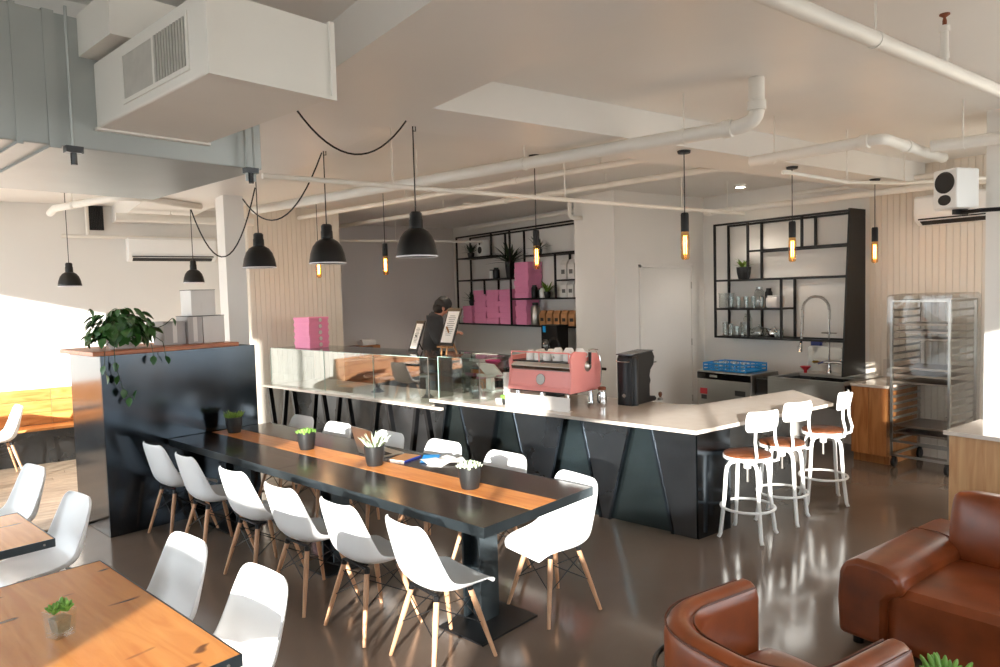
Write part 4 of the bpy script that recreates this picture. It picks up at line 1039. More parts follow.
# ------------------------------------------------------------------ barrel armchair (opens to +X)
o = thing('barrel_armchair','tan leather barrel armchair with curved back in a black metal frame','armchair',(2.42,1.57,0), R(-4))
def u_path(hw, xb, xf, n=10):
    rr = min(hw*.78,.30); pts=[(xf,hw)]
    pts += [(xb+rr+.18,hw)]
    for i in range(n+1):
        a = math.pi/2+ (math.pi/2)*i/n; pts.append((xb+rr+rr*math.cos(a), hw-rr+rr*math.sin(a)))
    for i in range(n+1):
        a = math.pi + (math.pi/2)*i/n; pts.append((xb+rr+rr*math.cos(a), -hw+rr+rr*math.sin(a)))
    pts += [(xb+rr+.18,-hw),(xf,-hw)]
    return pts
pth = u_path(.34,-.32,.28); th=.062
sec = [(-th*.8,.20),(-th,.24),(-th,.64),(-th*.8,.685),(-th*.3,.705),(th*.3,.705),(th*.8,.685),(th,.64),(th,.24),(th*.8,.20)]
vs=[];fs=[];n=len(sec)
for i,(x,y) in enumerate(pth):
    x0,y0=pth[max(0,i-1)];x1,y1=pth[min(len(pth)-1,i+1)]
    d=Vector((x1-x0,y1-y0)).normalized(); nx_,ny_=d.y,-d.x
    for s,z_ in sec: vs.append((x+nx_*s,y+ny_*s,z_))
for i in range(len(pth)-1):
    for k in range(n): fs.append((i*n+k,i*n+(k+1)%n,(i+1)*n+(k+1)%n,(i+1)*n+k))
fs.append(tuple(reversed(range(n)))); fs.append(tuple((len(pth)-1)*n+k for k in range(n)))
o.scale = (1, 1, 1.03)
wrap = build('wrap_back', MB().add(vs,fs), M['leather2'], o, smooth=True, bevel=.018)
for s_ in (-1,1):
    build('piping', MB().tube([(x,y,.688) for x,y in u_path(.34+s_*th*.82,-.32-s_*th*.82,.258)],.0045,6), M['seam'], wrap, smooth=True)
cushion((.02,0,.34),(.66,.55,.20),M['leather2'],o,'seat_cushion',1,Matrix.Rotation(R(90),4,'Y') if False else None,.0)
build('seat_base', MB().box((-.24,-.27,.20),(.30,.27,.26)), M['leather2'], o, bevel=.02)
fr_ = u_path(.34+th+.02,-.32-th-.024,.30)
build('metal_frame', MB().tube([(x,y,.50) for x,y in fr_],.011,8).tube([(x,y,.16) for x,y in fr_],.011,8), M['black'], o, smooth=True)
for (x,y) in ((fr_[0][0]-.03,fr_[0][1]),(fr_[-1][0]-.03,fr_[-1][1]),(-.36,.25),(-.36,-.25)):
    build('leg', MB().tube([(x,y,.002),(x,y,.51)],.012,8), M['black'], o, smooth=True)
build('floor_bar', MB().tube([(x,y,.012) for x,y in fr_],.011,8), M['black'], o, smooth=True)

# low round table with potted plant
px_, py_ = 3.0, 1.20
o = thing('side_table','low round black table between the armchair and the sofa','table',(px_,py_-.02,0))
build('top', MB().lathe([(.25,.30),(.255,.305),(.255,.315),(.25,.32),(0,.32)],36), M['black'], o, smooth=True); build('stem', MB().cyl((0,0,.01),.025,.29,14), M['black'], o); build('base', MB().lathe([(.17,0),(.17,.01),(0,.012)],28), M['black'], o)
o = thing('potted_plant','green stubby succulent in a black pot by the sofa','plant',(px_,py_,.3205))
build('pot', MB().lathe(pot_profile(.12,.13),32), M['pot'], o, smooth=True); build('soil', MB().lathe([(.10,.114),(0,.12)],20), M['soil'], o)
rn = random.Random(4)
fing = MB().tube([(0,0,0),(0,.005,.05),(0,.012,.085),(0,.014,.098)],[.010,.0125,.010,.003],8)
fme = bpy.data.meshes.new('leaf'); fme.from_pydata(fing.v,[],fing.f); fme.materials.append(M['leaf2'])
for k in range(40):
    l = build('leaf', fme, None, o, smooth=True); a=k*2.4; rr=.05*math.sqrt((k+.5)/40)
    l.location=(.03+rr*math.cos(a),.0+rr*math.sin(a),.112); l.rotation_euler=(-.25-7*rr*rn.random(),0,a-math.pi/2); l.scale=(.85,.85,.6+.5*rn.random())

# ------------------------------------------------------------------ black shelf units
def shelf_unit(label, X0, X1, bars, posts, boards_):
    """bars/posts: (y0,y1,z) / (y,z0,z1) black square tubes in the front and back planes; boards_: (y0,y1,z)"""
    o = thing('shelf_unit', label, 'shelf', (0,0,0))
    r = .014
    for (y0,y1,z_) in bars:
        build('rail', MB().box((X0-r,y0,z_-r),(X0+r,y1,z_+r)).box((X1-2*r,y0,z_-r),(X1,y1,z_+r)), M['black'], o)
    for (y,z0,z1) in posts:
        build('post', MB().box((X0-r,y-r,z0),(X0+r,y+r,z1)), M['black'], o)
        build('post', MB().box((X1-2*r,y-r,z0),(X1,y+r,z1)), M['black'], o)
    for (y0,y1,z_) in boards_:
        build('shelf_board', MB().box((X0,y0,z_-.010),(X1-.028,y1,z_+.012)), M['black_matte'], o)
    return o
# unit above the sink: X 8.5..8.84
o = shelf_unit('black steel wall shelf above the sink with dark end panel', 8.50, 8.835,
    [(4.45,6.43,2.945),(4.45,5.86,2.54),(4.45,6.41,2.15),(5.36,6.41,1.745),(4.45,6.43,1.345)],
    [(6.418,1.345,2.945),(5.872,1.345,1.745),(5.872,2.15,2.945),(5.371,1.345,2.15),(5.074,2.54,2.945)],
    [(5.38,6.40,1.345),(5.38,6.40,1.745),(5.68,6.40,2.15)])
build('end_panel', MB().add([(8.30,4.43,.93),(8.835,4.43,.93),(8.835,4.43,2.97),(8.46,4.43,2.97),(8.30,4.449,.93),(8.835,4.449,.93),(8.835,4.449,2.97),(8.46,4.449,2.97)],[(0,1,2,3),(7,6,5,4),(0,4,5,1),(1,5,6,2),(2,6,7,3),(3,7,4,0)]), M['black'], o)
S2a, S2b, S2c = 1.3575, 1.7575, 2.1625
# unit with pink boxes: X 7.45..7.78
shelf_unit('black steel wall shelf filled with pink boxes in the kitchen', 7.45, 7.785,
    [(8.05,11.68,3.16),(10.50,11.66,2.745),(9.94,11.66,2.32),(8.05,9.94,1.95),(8.05,9.54,2.68),(8.05,8.73,2.24),(8.05,11.70,1.49)],
    [(11.674,1.49,3.16),(10.755,2.05,2.32),(10.505,2.745,3.16),(9.941,1.49,3.16),(8.729,1.95,2.68)],
    [(8.05,11.66,1.49),(9.95,11.65,2.32),(8.05,9.93,1.95),(10.51,11.65,2.745),(8.05,9.52,2.68),(8.05,8.71,2.24)])
S1a, S1b, S1c, S1d, S1e, S1f = 1.5025, 1.9625, 2.3325, 2.7575, 2.6925, 2.2525

def box_mesh(name, d, m, lidh=.085):
    mb = MB().box((-d[0]/2+.006,-d[1]/2+.006,0),(d[0]/2-.006,d[1]/2-.006,d[2]-lidh+.002)).box((-d[0]/2-.002,-d[1]/2-.002,d[2]-lidh),(d[0]/2+.002,d[1]/2+.002,d[2]-.002))
    me = bpy.data.meshes.new(name); me.from_pydata(mb.v,[],mb.f); me.materials.append(m); return me
bm_ = box_mesh('bakery_box',(.30,.385,.104),M['pinkbox'])
ORD = ('lowest','second lowest','third','fourth','fifth','sixth')
def pinkcol(y, z0, n, label, group, me=bm_, h=.104, x=7.62):
    for k in range(n):
        b_ = build('bakery_box', me, None, None, loc=(x+.006*math.sin(3*k+y*7), y+.006*math.sin(5*k+y*3), z0+k*h)); tag(b_, 'pink bakery box, %s in the %s' % (ORD[k] if k < n-1 else 'topmost', label), 'box', group)
for y, s_ in ((10.955,'wide stack beside the small pink stack'),(10.545,'middle one of the three wide stacks'),(10.14,'wide stack beside the shelf post')): pinkcol(y, S1a, 6, s_, 'pink boxes in the three wide stacks')
pinkcol(9.66, S1b, 6, 'tall stack on the raised kitchen shelf', 'pink boxes in the tall stack')
bs_ = box_mesh('bakery_box',(.28,.30,.11),M['pinkbox'])
pinkcol(11.40, S1a, 3, 'small stack under the dark shelf plant', 'pink boxes in the small stack', bs_, .11)
pinkcol(9.70, S1a, 4, 'half-hidden stack below the tall stack', 'pink boxes below the tall stack', bs_, .108)

def spray(o, n, L, mm, seed, z0=0.0, wd=.02, spread=.9):
    rn = random.Random(seed); me = leaf_mesh(L, wd, mm)
    for k in range(n):
        l = build('leaf', me, None, o, smooth=True); a = k*2.39996
        l.location=(.02*math.cos(a),.02*math.sin(a),z0); l.rotation_euler=(rn.uniform(1.35-spread,1.35),0,a); s=rn.uniform(.65,1.1); l.scale=(s,s,s)
def shelf_plant(x, y, z, label, L=.25, n=26, r=.07, h=.10, m='leaf_dark', seed=1, wd=.02, spread=1.1):
    o = thing('shelf_plant', label, 'plant', (x,y,z))
    build('pot', MB().lathe(pot_profile(r,h),20), M['pot'], o, smooth=True); spray(o, n, L, M[m], seed, h*.85, wd, spread)
shelf_plant(7.60,10.15,S1c,'big dark drooping plant beside the tall pink stack', .42, 46, .09, .30, seed=2, wd=.03, spread=1.5)
shelf_plant(7.60,11.40,S1d,'small dark fern in the top corner of the kitchen shelf', .22, 30, seed=3)
shelf_plant(7.60,9.33,S1e,'hanging dark plant behind the tube bulb on the top kitchen shelf', .26, 30, seed=4)
shelf_plant(7.60,11.40,S1a+.335,'dark leafy plant standing on the small pink stack', .22, 26, seed=5)
shelf_plant(7.60,9.12,S1b,'green plant in a black pot between jars and white bags', .24, 26, .06, .10, m='leaf_spiky', seed=6)
shelf_plant(8.66,6.05,S2c,'small green plant in a black pot on the sink shelf', .20, 24, .10, .17, m='leaf_spiky', seed=7, spread=.8)
def bottle(x,y,z,r,h,mm,label,cat='jar',lid='black',group=None):
    o = thing('jar',label,cat,(x,y,z),0,group)
    build('body', MB().lathe([(r*.95,0),(r,.01),(r,h*.78),(r*.7,h*.88),(r*.6,h*.9)],18), M[mm], o, smooth=True); build('lid', MB().lathe([(r*.68,h*.88),(r*.68,h),(0,h)],18), M[lid], o)
bottle(7.58,9.44,S1b,.055,.22,'black','black canister beside the tall pink stack')
bottle(7.60,9.30,S1b,.05,.16,'black','short black canister next to the taller one')
bottle(7.56,9.20,S1b,.05,.17,'white_metal','white jar in front of the green shelf plant',lid='white_metal')
bottle(7.58,9.42,S1a,.085,.38,'steel','large steel coffee urn on the lowest kitchen shelf','urn','black')
bottle(7.58,10.70,S1c,.05,.17,'white_metal','white jar beside the dark drooping plant','jar','black')
bottle(7.58,10.55,S1c,.065,.20,'black','black jar beside the dark drooping plant','jar','black')
def bag(x,y,z,w_,d_,h_,mm,label,group):
    o = thing('coffee_bag',label,'bag',(x,y,z),0,group)
    P=[(-d_/2,-w_/2,0),(d_/2,-w_/2,0),(d_/2,w_/2,0),(-d_/2,w_/2,0),(-d_/2,-w_/2,h_*.75),(d_/2,-w_/2,h_*.75),(d_/2,w_/2,h_*.75),(-d_/2,w_/2,h_*.75),(-.01,-w_/2,h_),(.01,-w_/2,h_),(.01,w_/2,h_),(-.01,w_/2,h_)]
    build('pouch', MB().add(P,[(3,2,1,0),(0,1,5,4),(1,2,6,5),(2,3,7,6),(3,0,4,7),(4,5,9,8),(5,6,10,9),(6,7,11,10),(7,4,8,11),(8,9,10,11)]), M[mm], o)
    build('label_patch', MB().box((-d_/2-.002,-w_*.28,h_*.28),(-d_/2,w_*.28,h_*.5)), M['black_matte'] if mm=='kraft' else M['ink'], o)
for k in range(5): bag(7.56,9.17-.185*k,S1a,.14,.10,.25,'kraft','brown kraft coffee bag, %s from the steel urn on the lowest kitchen shelf' % ('first','second','third','fourth','fifth')[k],'kraft coffee bags')
for k in range(3): bag(7.58,8.62-.165*k,S1b,.14,.11,.27,'white_card','white coffee bag on the middle kitchen shelf, %s from the green plant' % ('first','second','third')[k],'white coffee bags, middle shelf')
for k in range(2): bag(7.58,8.62-.19*k,S1f,.15,.12,.32,'white_card','white coffee bag on the upper kitchen shelf, %s' % ('beside the shelf post','nearest the white block wall')[k],'white coffee bags, upper shelf')
o = thing('monitor_speaker','small white speaker with black cone on the top kitchen shelf','speaker',(7.56,10.92,S1d))
build('cabinet', MB().box((-.08,-.09,0),(.08,.09,.30)), M['white_metal'], o, bevel=.008)
build('cone', MB().lathe([(.065,0),(.065,.004),(.03,-.004),(0,.002)],20,(0,0,0),Matrix.Translation((-.081,0,.12)) @ FACE_U), M['black_matte'], o)
build('tweeter', MB().lathe([(.028,0),(.028,.003),(0,.004)],14,(0,0,0),Matrix.Translation((-.081,0,.24)) @ FACE_U), M['black_matte'], o)
# glassware on the sink shelf
def tumbler(x,y,z,r,h,label,group):
    o = tag(build('tumbler', MB().lathe([(r*.85,0),(r,h),(r*.93,h),(r*.78,.008),(0,.008)],14), M['frosted'], None, smooth=True, loc=(x,y,z)), label,'glass',group)
rn=random.Random(9)
for k in range(9): tumbler(8.60+.07*(k%2),6.22-.062*k,S2b,.028,.15+.01*(k%2),'clear tumbler in the row on the middle sink shelf','tumblers on the middle sink shelf')
for k in range(4): tumbler(8.60,6.33-.10*k,S2a,.038,.20-.03*(k%3),'tall glass on the lowest sink shelf','tall glasses on the lowest sink shelf')
for k in range(3): tumbler(8.58,5.505-.048*k,S2a,.022,.11,'steel-look beaker at the end of the lowest sink shelf','beakers on the lowest sink shelf')
o = thing('storage_tub','clear plastic tub at the end of the middle sink shelf','tub',(8.64,6.33,S2b)); build('tub', MB().box((-.10,-.06,0),(.10,.06,.20)), M['frosted'], o, bevel=.01); build('lid', MB().box((-.105,-.065,.20),(.105,.065,.212)), M['frosted'], o)
bottle(8.62,5.78,S2b,.065,.29,'frosted','tall glass jar on the middle sink shelf',lid='frosted')
bottle(8.60,5.62,S2b,.05,.27,'black','black bottle beside the tall glass jar')
o = thing('cloth_bundle','folded white cloth bundle on the middle sink shelf','cloth',(8.60,5.52,S2b)); cushion((0,0,.075),(.22,.17,.15),M['white_card'],o,'fold',1)
build('fold', MB().box((-.09,-.07,.151),(.09,.07,.17)), M['paper'], o, bevel=.008)
def teapot(x,y,z,s,mm,label):
    o = thing('teapot',label,'teapot',(x,y,z),R(90)); o.scale=(s,s,s)
    build('body', MB().lathe([(.05,0),(.085,.03),(.09,.07),(.065,.11),(.03,.12),(0,.122)],20), M[mm], o, smooth=True); build('lid_knob', MB().ball((0,0,.132),.014,8,6), M['chrome'], o, smooth=True)
    build('spout', MB().tube([(.075,0,.05),(.12,0,.08),(.14,0,.12)],[.018,.012,.009],8), M[mm], o, smooth=True); build('handle', MB().tube([(-.07,0,.10),(-.13,0,.10),(-.13,0,.04),(-.08,0,.03)],.008,8), M[mm], o, smooth=True)
teapot(8.64,5.80,S2a,1.15,'frosted','pale teapot on the lowest sink shelf beside the post')
teapot(8.70,5.60,S2a,1.0,'chrome','shiny steel teapot on the lowest sink shelf')
bottle(8.62,5.965,S2a,.06,.32,'frosted','large glass carafe on the lowest sink shelf',lid='frosted')
# wall phone / black dispenser
o = thing('soap_dispenser','black dispenser with a hanging hose on the wall by the end panel','dispenser',(8.79,4.56,1.66)); build('body', MB().box((0,-.06,0),(.058,.06,.18)), M['black'], o, bevel=.01); build('hose', MB().tube([(.02,.02,0),(.0,.05,-.10),(.02,.06,-.22)],.008,6), M['black'], o, smooth=True)

# ------------------------------------------------------------------ sink, tap, dishwasher, wooden base cabinet
o = thing('sink_unit','stainless steel sink bench with splashback under the black shelf','sink',(7.90,4.205,0))
build('rim', MB().box((0,0,.88),(.92,.06,.915)).box((0,.92,.88),(.92,.98,.915)).box((0,.06,.88),(.06,.92,.915)).box((.62,.06,.88),(.92,.92,.915)), M['steel'], o)
build('basin', MB().box((.06,.06,.60),(.62,.92,.61)).box((.06,.06,.60),(.07,.92,.88)).box((.61,.06,.60),(.62,.92,.88)).box((.06,.06,.60),(.62,.07,.88)).box((.06,.91,.60),(.62,.92,.88)), M['steel_dark'], o)
build('splashback', MB().box((.912,.25,.916),(.92,.97,1.24)), M['steel'], o)
build('apron', MB().box((.0,0,.60),(.012,.98,.879)), M['steel'], o)
for x in (.04,.88):
    for y in (.04,.94): build('leg', MB().cyl((x,y,0),.02,.599,12), M['steel'], o)
o = thing('spray_tap','tall chrome spring spray tap over the sink','tap',(8.66,4.80,.9155))
build('base', MB().lathe([(.03,0),(.03,.03),(.018,.05),(.018,.12)],16), M['chrome'], o, smooth=True)
build('riser', MB().tube([(0,0,.10),(0,0,.78)],.012,10), M['chrome'], o, smooth=True)
arc=[(0,0,.70)]+[(0,.18-.18*math.cos(math.pi*i/10),.82+.17*math.sin(math.pi*i/10)) for i in range(11)]+[(0,.37,.55),(-.01,.375,.42)]
build('spring_hose', MB().tube(arc,.016,10), M['steel'], o, smooth=True)
co=MB()
for i in range(40):
    t_=i/39*(len(arc)-1); a=min(int(t_),len(arc)-2); q=Vector(arc[a]).lerp(Vector(arc[a+1]),t_-a); d=Vector(arc[a+1])-Vector(arc[a])
    co.lathe([(.017,-.004),(.020,0),(.017,.004)],8,(0,0,0),Matrix.Translation(q) @ d.to_track_quat('Z','Y').to_matrix().to_4x4())
build('spring_coil', co, M['chrome'], o)['kind'] = 'stuff'
build('spray_head', MB().tube([(-.01,.375,.42),(-.02,.38,.34),(-.03,.385,.26)],[.018,.024,.03],10).tube([(-.02,.38,.36),(-.08,.38,.33)],.007,6), M['chrome'], o, smooth=True)
build('cross_bar', MB().tube([(0,-.10,.52),(0,.10,.52)],.010,8).lathe([(.02,-.015),(.02,.015)],10,(0,.0,.52)), M['chrome'], o, smooth=True)
build('valve', MB().tube([(0,-.17,.14),(0,.20,.14)],.018,10).ball((0,-.17,.18),.03,10,7).ball((0,.20,.14),.025,10,7), M['chrome'], o, smooth=True)
build('lever', MB().tube([(-.02,.08,.14),(-.10,.09,.13)],.010,8), M['navy'], o); build('lever', MB().tube([(-.02,.14,.15),(-.11,.16,.15)],.012,8), M['yellow'], o)
o = thing('blue_sponge','blue sponge holder clipped beside the spray tap','sponge',(8.60,4.95,1.27)); build('sponge', MB().box((0,-.07,0),(.05,.07,.08)), M['navy'], o, bevel=.01); build('clip', MB().tube([(.05,0,.04),(.085,-.1,.04)],.006,6), M['chrome'], o)
o = thing('red_bowl','small red plastic funnel on the sink rim','funnel',(8.55,5.06,.9155)); build('cone', MB().lathe([(.02,0),(.02,.03),(.07,.085),(.065,.085),(.015,.035),(0,.035)],18), M['red'], o, smooth=True); build('tab', MB().box((.06,-.012,.078),(.10,.012,.084)), M['red'], o)
o = thing('base_cabinet','warm wooden base cabinet with stone top beside the rolling rack','cabinet',(8.04,3.80,0))
build('body', MB().box((.03,.0,.10),(.77,.40,.874)), M['cab_wood'], o); build('plinth', MB().box((.07,.0,0),(.77,.40,.099)), M['cab_wood'], o)
build('door', MB().box((.008,.003,.105),(.029,.198,.87)), M['cab_wood'], o, bevel=.002); build('door', MB().box((.008,.202,.105),(.029,.397,.87)), M['cab_wood'], o, bevel=.002)
build('stone_top', MB().box((-.01,-.02,.876),(.785,.402,.906)), M['stone'], o, bevel=.003); build('upstand', MB().box((.77,-.02,.907),(.785,.40,1.12)), M['stone'], o)
o = thing('dishwasher','stainless undercounter glass washer with dark control strip and small stickers','dishwasher',(7.90,5.43,0))
build('body', MB().box((.02,0,.06),(.62,.86,.915)), M['steel'], o, bevel=.006); build('door', MB().box((0,.01,.12),(.019,.85,.80)), M['steel'], o, bevel=.006)
build('control_strip', MB().box((.0,.01,.81),(.019,.85,.90)), M['screen_black'], o, bevel=.003); build('badge', MB().box((-.002,.52,.84),(-.0002,.64,.87)), M['steel'], o)
build('sticker', MB().box((-.0015,.68,.60),(-.0002,.80,.68)), M['red'], o); build('sticker', MB().box((-.0015,.69,.53),(-.0002,.78,.59)), M['black_matte'], o); build('sticker', MB().box((-.0015,.08,.62),(-.0002,.24,.69)), M['black_matte'], o)
for x in (.06,.58):
    for y in (.06,.80): build('foot', MB().cyl((x,y,0),.025,.06,12), M['black'], o)
build('drain_box', MB().box((.10,-.20,.30),(.58,-.01,.86)), M['black_matte'], o)
o = thing('glass_rack','bright blue plastic rack of glasses on the washer','rack',(8.22,5.90,.9155))
r_=MB()
for z_ in (0,.045,.09): r_.box((-.24,-.34,z_),(-.23,.34,z_+.022)).box((.23,-.34,z_),(.24,.34,z_+.022)).box((-.24,-.34,z_),(.24,-.33,z_+.022)).box((-.24,.33,z_),(.24,.34,z_+.022))
build('rim', r_, M['blue'], o); build('base', MB().box((-.24,-.34,-.0),(.24,.34,.008)), M['blue'], o)
po=MB()
for k in range(9):
    y=-.335+k*.0835; po.box((-.242,y-.006,0),(-.228,y+.006,.112)); po.box((.228,y-.006,0),(.242,y+.006,.112))
build('rib', po, M['blue'], o)
for k in range(8):
    tag(build('tumbler', MB().lathe([(.042,0),(.034,.115),(.0,.117)],14), M['frosted'], None, smooth=True, loc=(8.08+.12*(k%2), 5.66+.075*k, .924)),'upturned glass standing in the blue rack','glass','glasses in the blue rack')

# ------------------------------------------------------------------ rolling rack with plastic cover
o = thing('rolling_rack','tall steel bakery rolling rack under a clear plastic cover','rack',(8.06,3.17,0))
L_, D_ = .58, .66    # along y, along x
for x in (0,D_):
    for y in (0,L_): build('post', MB().box((x-.012,y-.012,.13),(x+.012,y+.012,1.86)), M['steel'], o)
for z_ in (.14,.30,1.85):
    build('cross_rail', MB().box((-.012,0,z_-.012),(.012,L_,z_+.012)).box((D_-.012,0,z_-.012),(D_+.012,L_,z_+.012)).box((0,-.012,z_-.012),(D_,.012,z_+.012)).box((0,L_-.012,z_-.012),(D_,L_+.012,z_+.012)), M['steel'], o)
run = MB().box((0,0,0),(D_,.03,.003)).box((0,0,0),(D_,.003,.022)); run_me=bpy.data.meshes.new('runner'); run_me.from_pydata(run.v,[],run.f); run_me.materials.append(M['steel'])
for k in range(18):
    z_=.38+.08*k
    build('runner', run_me, None, o, loc=(0,.0125,z_)); rr_=build('runner', run_me, None, o, loc=(D_,L_-.0125,z_), rz=math.pi)
for k in (0,1,7,8,9,13,14,15):
    build('tray', MB().box((.01,.02,.384+.08*k),(D_-.02,L_-.02,.392+.08*k)).box((.01,.02,.392+.08*k),(.014,L_-.02,.405+.08*k)), M['tray'], o)
for x in (.02,D_-.02):
    for y in (.02,L_-.02):
        build('caster', MB().lathe([(.055,-.016),(.06,-.01),(.06,.01),(.055,.016)],18,(0,0,0),Matrix.Translation((x,y,.06)) @ Matrix.Rotation(R(90),4,'X')).box((x-.015,y-.022,.06),(x+.015,y+.022,.135)), M['black'], o)
P=[]
for i in range(13):
    row=[]
    for j in range(33):
        t_=j/32*4; s=int(t_)%4; q=t_-int(t_)
        cx_,cy_=[(-.035+q*(D_+.07),-.035),(D_+.035,-.035+q*(L_+.07)),(D_+.035-q*(D_+.07),L_+.035),(-.035,L_+.035-q*(L_+.07))][s]
        z_=.33+1.575*i/12; wv=.006*math.sin(j*2.1+i*.3)*(1 if i<12 else .2)+.004*math.sin(i*.9+j)
        ox=(cx_-D_/2); oy=(cy_-L_/2); k_=1+wv*1.6
        row.append((D_/2+ox*k_,L_/2+oy*k_,z_))
    P.append(row)
P.append([(D_/2+(p[0]-D_/2)*.93,L_/2+(p[1]-L_/2)*.93,1.925+.006*math.sin(j)) for j,p in enumerate(P[-1])]); P.append([(D_/2+(p[0]-D_/2)*.02,L_/2+(p[1]-L_/2)*.02,1.93) for p in P[-1]])
build('plastic_cover', MB().grid(P), M['film'], o, smooth=True)

# ------------------------------------------------------------------ back counters of the kitchen
struct('floor_platform', MB().box((4.45,7.95,0.0),(5.6,9.4,.24)), M['black_matte'])
o = thing('back_counter','dark-topped back counter with wooden doors under the pink box shelf','counter',(7.10,8.03,0))
build('top', MB().box((0,0,.88),(.69,4.25,.91)), M['steel_dark'], o, bevel=.003); build('carcass', MB().box((.05,0,.0),(.68,4.24,.879)), M['black_matte'], o)
for k in range(6): build('door', MB().box((.028,.01+.70*k,.10),(.049,.70*k+.69,.87)), M['cab_wood'] if k in (0,3) else M['black_matte'], o, bevel=.002)
o = thing('kitchen_counter','narrow grey counter below the grey kitchen wall','counter',(4.75,11.72,0))
build('top', MB().box((0,0,.92),(2.3,.62,.95)), M['steel'], o); build('body', MB().box((.02,.03,0),(2.28,.62,.919)), M['black_matte'], o)
def crate(x,y,z,w_,d_,h_,label):
    o = thing('wooden_crate',label,'crate',(x,y,z),0,'wooden crates on the kitchen wall counter')
    for k in range(3): build('slat', MB().box((0,0,h_*k/3+.003),(w_,.012,h_*(k+1)/3-.004)), M['cab_wood'], o); build('slat', MB().box((0,d_-.012,h_*k/3+.003),(w_,d_,h_*(k+1)/3-.004)), M['cab_wood'], o)
    build('end_board', MB().box((0,.0125,0),(.015,d_-.0125,h_)), M['seat_wood'], o); build('end_board', MB().box((w_-.015,.0125,0),(w_,d_-.0125,h_)), M['seat_wood'], o); build('bottom', MB().box((.0155,.0125,.0),(w_-.0155,d_-.0125,.01)), M['seat_wood'], o)
crate(4.95,11.85,.9505,.40,.3,.22,'wooden crate with dark contents at the partition end of the wall counter')
crate(5.40,11.85,.9505,.42,.3,.22,'wooden crate with a small black board in front')
o = thing('chalk_board','small black board leaning on the wooden crate','board',(5.55,11.80,.9505)); build('board', MB().box((-.09,-.01,0),(.09,.01,.20)), M['black_matte'], o); build('ledge', MB().box((-.09,-.03,0),(.09,-.01,.012)), M['seat_wood'], o)
o = thing('paper_pile','pile of white papers on top of the wooden crate','papers',(5.62,12.0,1.172)); build('sheets', MB().cbox((0,0,.035),(.28,.2,.07),.1), M['paper'], o); build('sheets', MB().cbox((.02,0,.085),(.26,.18,.028),-.2), M['white_card'], o)
o = thing('serving_table','dark oval work table in the kitchen behind the bar','table',(6.15,8.75,0))
build('top', MB().prism([(.50*math.cos(2*math.pi*k/28),.80*math.sin(2*math.pi*k/28)) for k in range(28)],.96,1.0), M['steel_dark'], o, bevel=.004)
for x,y in ((.25,.5),(-.25,.5),(.25,-.5),(-.25,-.5)): build('leg', MB().tube([(x,y,0),(x*.9,y*.9,.96)],.022,10), M['black'], o, smooth=True)
build('shelf', MB().box((-.22,-.45,.50),(.22,.45,.52)), M['cab_wood'], o)
o = thing('white_container','flat white container on the dark work table','container',(6.20,9.05,1.0005)); build('body', MB().box((-.12,-.22,0),(.12,.22,.10)), M['white_card'], o, bevel=.01); build('lid', MB().box((-.125,-.225,.10),(.125,.225,.115)), M['paper'], o, bevel=.004)
o = thing('magenta_bowl','small magenta bowl on the dark work table','bowl',(5.95,8.42,1.0005)); build('bowl', MB().lathe([(.05,0),(.11,.05),(.12,.08),(.113,.08),(.10,.05),(0,.012)],24), M['pinkdark'], o, smooth=True); build('foot_ring', MB().lathe([(.05,0),(.052,.004)],20), M['pinkdark'], o)
o = thing('brewer_tap','black curved brewer tap behind the espresso machine','tap',W3(6.10,4.78,CT+.0005)); build('base', MB().box((-.06,-.10,0),(.06,.10,.20)), M['black'], o, bevel=.01)
build('spout', MB().tube([(0,-.09,.19)]+[(0,-.10*math.cos(math.pi*i/10),.52+.12*math.sin(math.pi*i/10)) for i in range(11)]+[(0,.10,.40)],.010,8), M['black'], o, smooth=True)
o = thing('brewer','dark filter coffee brewer with a blue light behind the machine','coffee maker',(7.35,8.72,.9105)); build('body', MB().box((-.12,-.26,0),(.12,.14,.62)), M['black'], o, bevel=.01); build('blue_light', MB().box((-.125,.02,.50),(-.121,.09,.60)), M['blue'], o)
build('glass_flask', MB().lathe([(.05,.2),(.08,.24),(.08,.34),(.04,.40)],16,(-.20,-.08,0)), M['frosted'], o, smooth=True); build('tray', MB().box((-.29,-.2,.18),(-.12,.06,.20)), M['steel'], o)

# ------------------------------------------------------------------ person behind the counter
def skin_obj(name, pts, edges, radii, m, parent, sub=1, root=0):
    me = bpy.data.meshes.new(name); me.from_pydata([Vector(p) for p in pts], edges, []); me.update(); me.materials.append(m)
    ob = bpy.data.objects.new(name, me); COL.objects.link(ob)
    if parent: ob.parent = parent
    bpy.context.view_layer.objects.active = ob
    sk = ob.modifiers.new('skin','SKIN'); sk.use_smooth_shade = True
    if not me.skin_vertices: me.skin_vertices.new()
    for i, rr in enumerate(radii):
        v = me.skin_vertices[0].data[i]; v.radius = rr if isinstance(rr,tuple) else (rr,rr); v.use_root = (i == root)
    s = ob.modifiers.new('sub','SUBSURF'); s.levels = s.render_levels = sub
    return ob
per = thing('person','person in a dark charcoal shirt with short dark hair looking down behind the counter','person',(4.93,8.50,.24), R(-36))
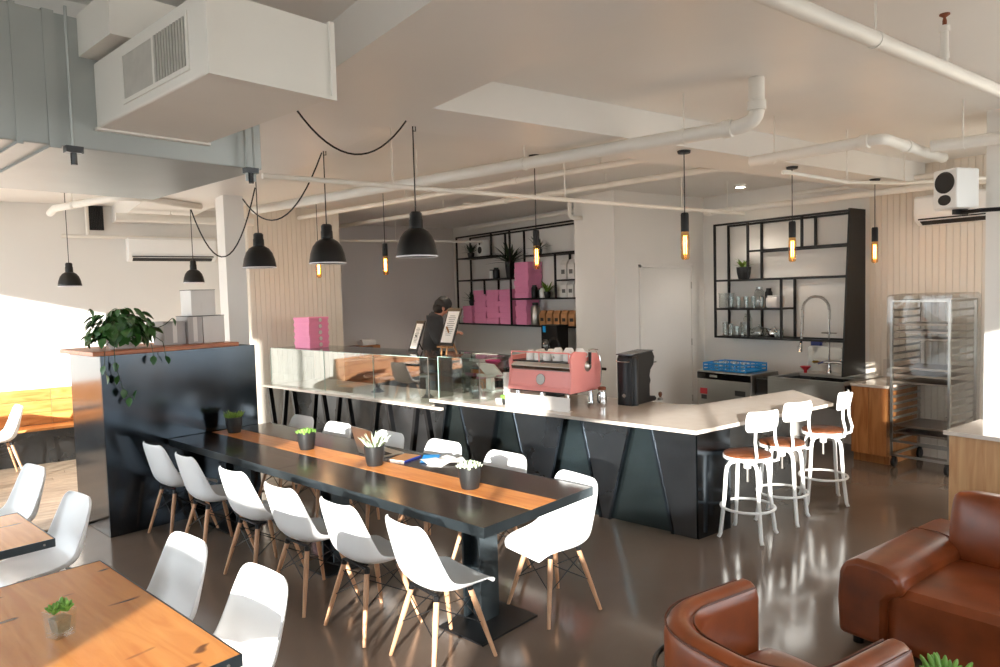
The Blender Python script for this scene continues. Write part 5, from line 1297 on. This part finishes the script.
# local +x is the facing direction; z from the platform
J = {'pel':(0,0,.97),'sp1':(.02,0,1.10),'sp2':(.05,0,1.26),'ch':(.08,0,1.47),'nk':(.14,0,1.55),'nk2':(.18,0,1.585),'hd':(.225,0,1.62),'hd2':(.235,0,1.68)}
P_=[J['pel'],J['sp1'],J['sp2'],J['ch'],J['nk'],J['nk2'],J['hd'],J['hd2']]; E_=[(i,i+1) for i in range(7)]
R_=[(.15,.12),(.14,.11),(.15,.115),(.16,.115),.062,.056,(.075,.09),(.07,.085)]
for s in (1,-1):
    b0=len(P_); P_+=[(.08,s*.18,1.48),(.12,s*.24,1.18),(.27,s*.15,1.22),(.32,s*.125,1.26),(.365,s*.115,1.28)]
    E_+=[(3,b0),(b0,b0+1),(b0+1,b0+2),(b0+2,b0+3),(b0+3,b0+4)]; R_+=[.065,.048,.034,(.024,.038),(.018,.036)]
    for k,(dy,ln) in enumerate(((-.03,.065),(-.01,.075),(.01,.07),(.028,.055))):
        f0=len(P_); P_+=[(.395,s*.115+dy,1.288),(.395+ln*.6,s*.115+dy,1.285),(.395+ln,s*.115+dy,1.26)]; E_+=[(b0+4,f0),(f0,f0+1),(f0+1,f0+2)]; R_+=[.010,.009,.008]
    f0=len(P_); P_+=[(.345,s*.075,1.295),(.375,s*.06,1.30)]; E_+=[(b0+3,f0),(f0,f0+1)]; R_+=[.011,.009]
    l0=len(P_); P_+=[(0,s*.10,.92),(.02,s*.10,.50),(-.01,s*.10,.08),(.10,s*.11,.035)]; E_+=[(0,l0),(l0,l0+1),(l0+1,l0+2),(l0+2,l0+3)]; R_+=[.085,.06,.042,.034]
body_ = skin_obj('body',P_,E_,R_,M['skin'],per)
fa = MB().ball((.318,0,1.615),(.022,.014,.026),8,6)   # nose
build('nose', fa, M['skin'], body_, smooth=True)
build('ear', MB().ball((.215,-.088,1.63),(.02,.012,.032),8,6), M['skin'], body_, smooth=True); build('ear', MB().ball((.215,.088,1.63),(.02,.012,.032),8,6), M['skin'], body_, smooth=True)
build('eye', MB().ball((.302,-.035,1.65),(.012,.014,.007),8,6).ball((.302,.035,1.65),(.012,.014,.007),8,6), M['hair'], body_, smooth=True)
build('mouth', MB().ball((.296,0,1.572),(.012,.026,.006),8,6), M['red'], body_, smooth=True)
hp=[]
hb=MB().ball((.205,0,1.69),(.122,.112,.105),18,12)
hb.v=[(x+.012*math.sin(40*y+30*z), y+.010*math.sin(37*x+20*z), z+.012*math.sin(33*x+41*y)) for x,y,z in hb.v]
build('hair', hb, M['hair'], per, smooth=True, sub=1)
build('hair', MB().ball((.145,0,1.635),(.085,.10,.09),14,9), M['hair'], per, smooth=True)
SP=[J['pel'],J['sp1'],J['sp2'],J['ch'],(.125,0,1.545)]; SE=[(0,1),(1,2),(2,3),(3,4)]; SR=[(.18,.145),(.17,.135),(.185,.145),(.20,.15),.095]
for s in (1,-1):
    b0=len(SP); SP+=[(.08,s*.18,1.48),(.12,s*.24,1.18),(.24,s*.17,1.21)]; SE+=[(3,b0),(b0,b0+1),(b0+1,b0+2)]; SR+=[.098,.072,.056]
skin_obj('shirt',SP,SE,SR,M['shirt'],per)
TP=[J['pel']]; TE=[]; TR=[(.165,.13)]
for s in (1,-1):
    b0=len(TP); TP+=[(0,s*.10,.88),(.02,s*.10,.50),(-.01,s*.10,.10)]; TE+=[(0,b0),(b0,b0+1),(b0+1,b0+2)]; TR+=[.105,.078,.065]
skin_obj('trousers',TP,TE,TR,M['trousers'],per)
for s in (1,-1): build('shoe', MB().ball((.05,s*.105,.04),(.13,.05,.04),12,8), M['black_matte'], per, smooth=True)
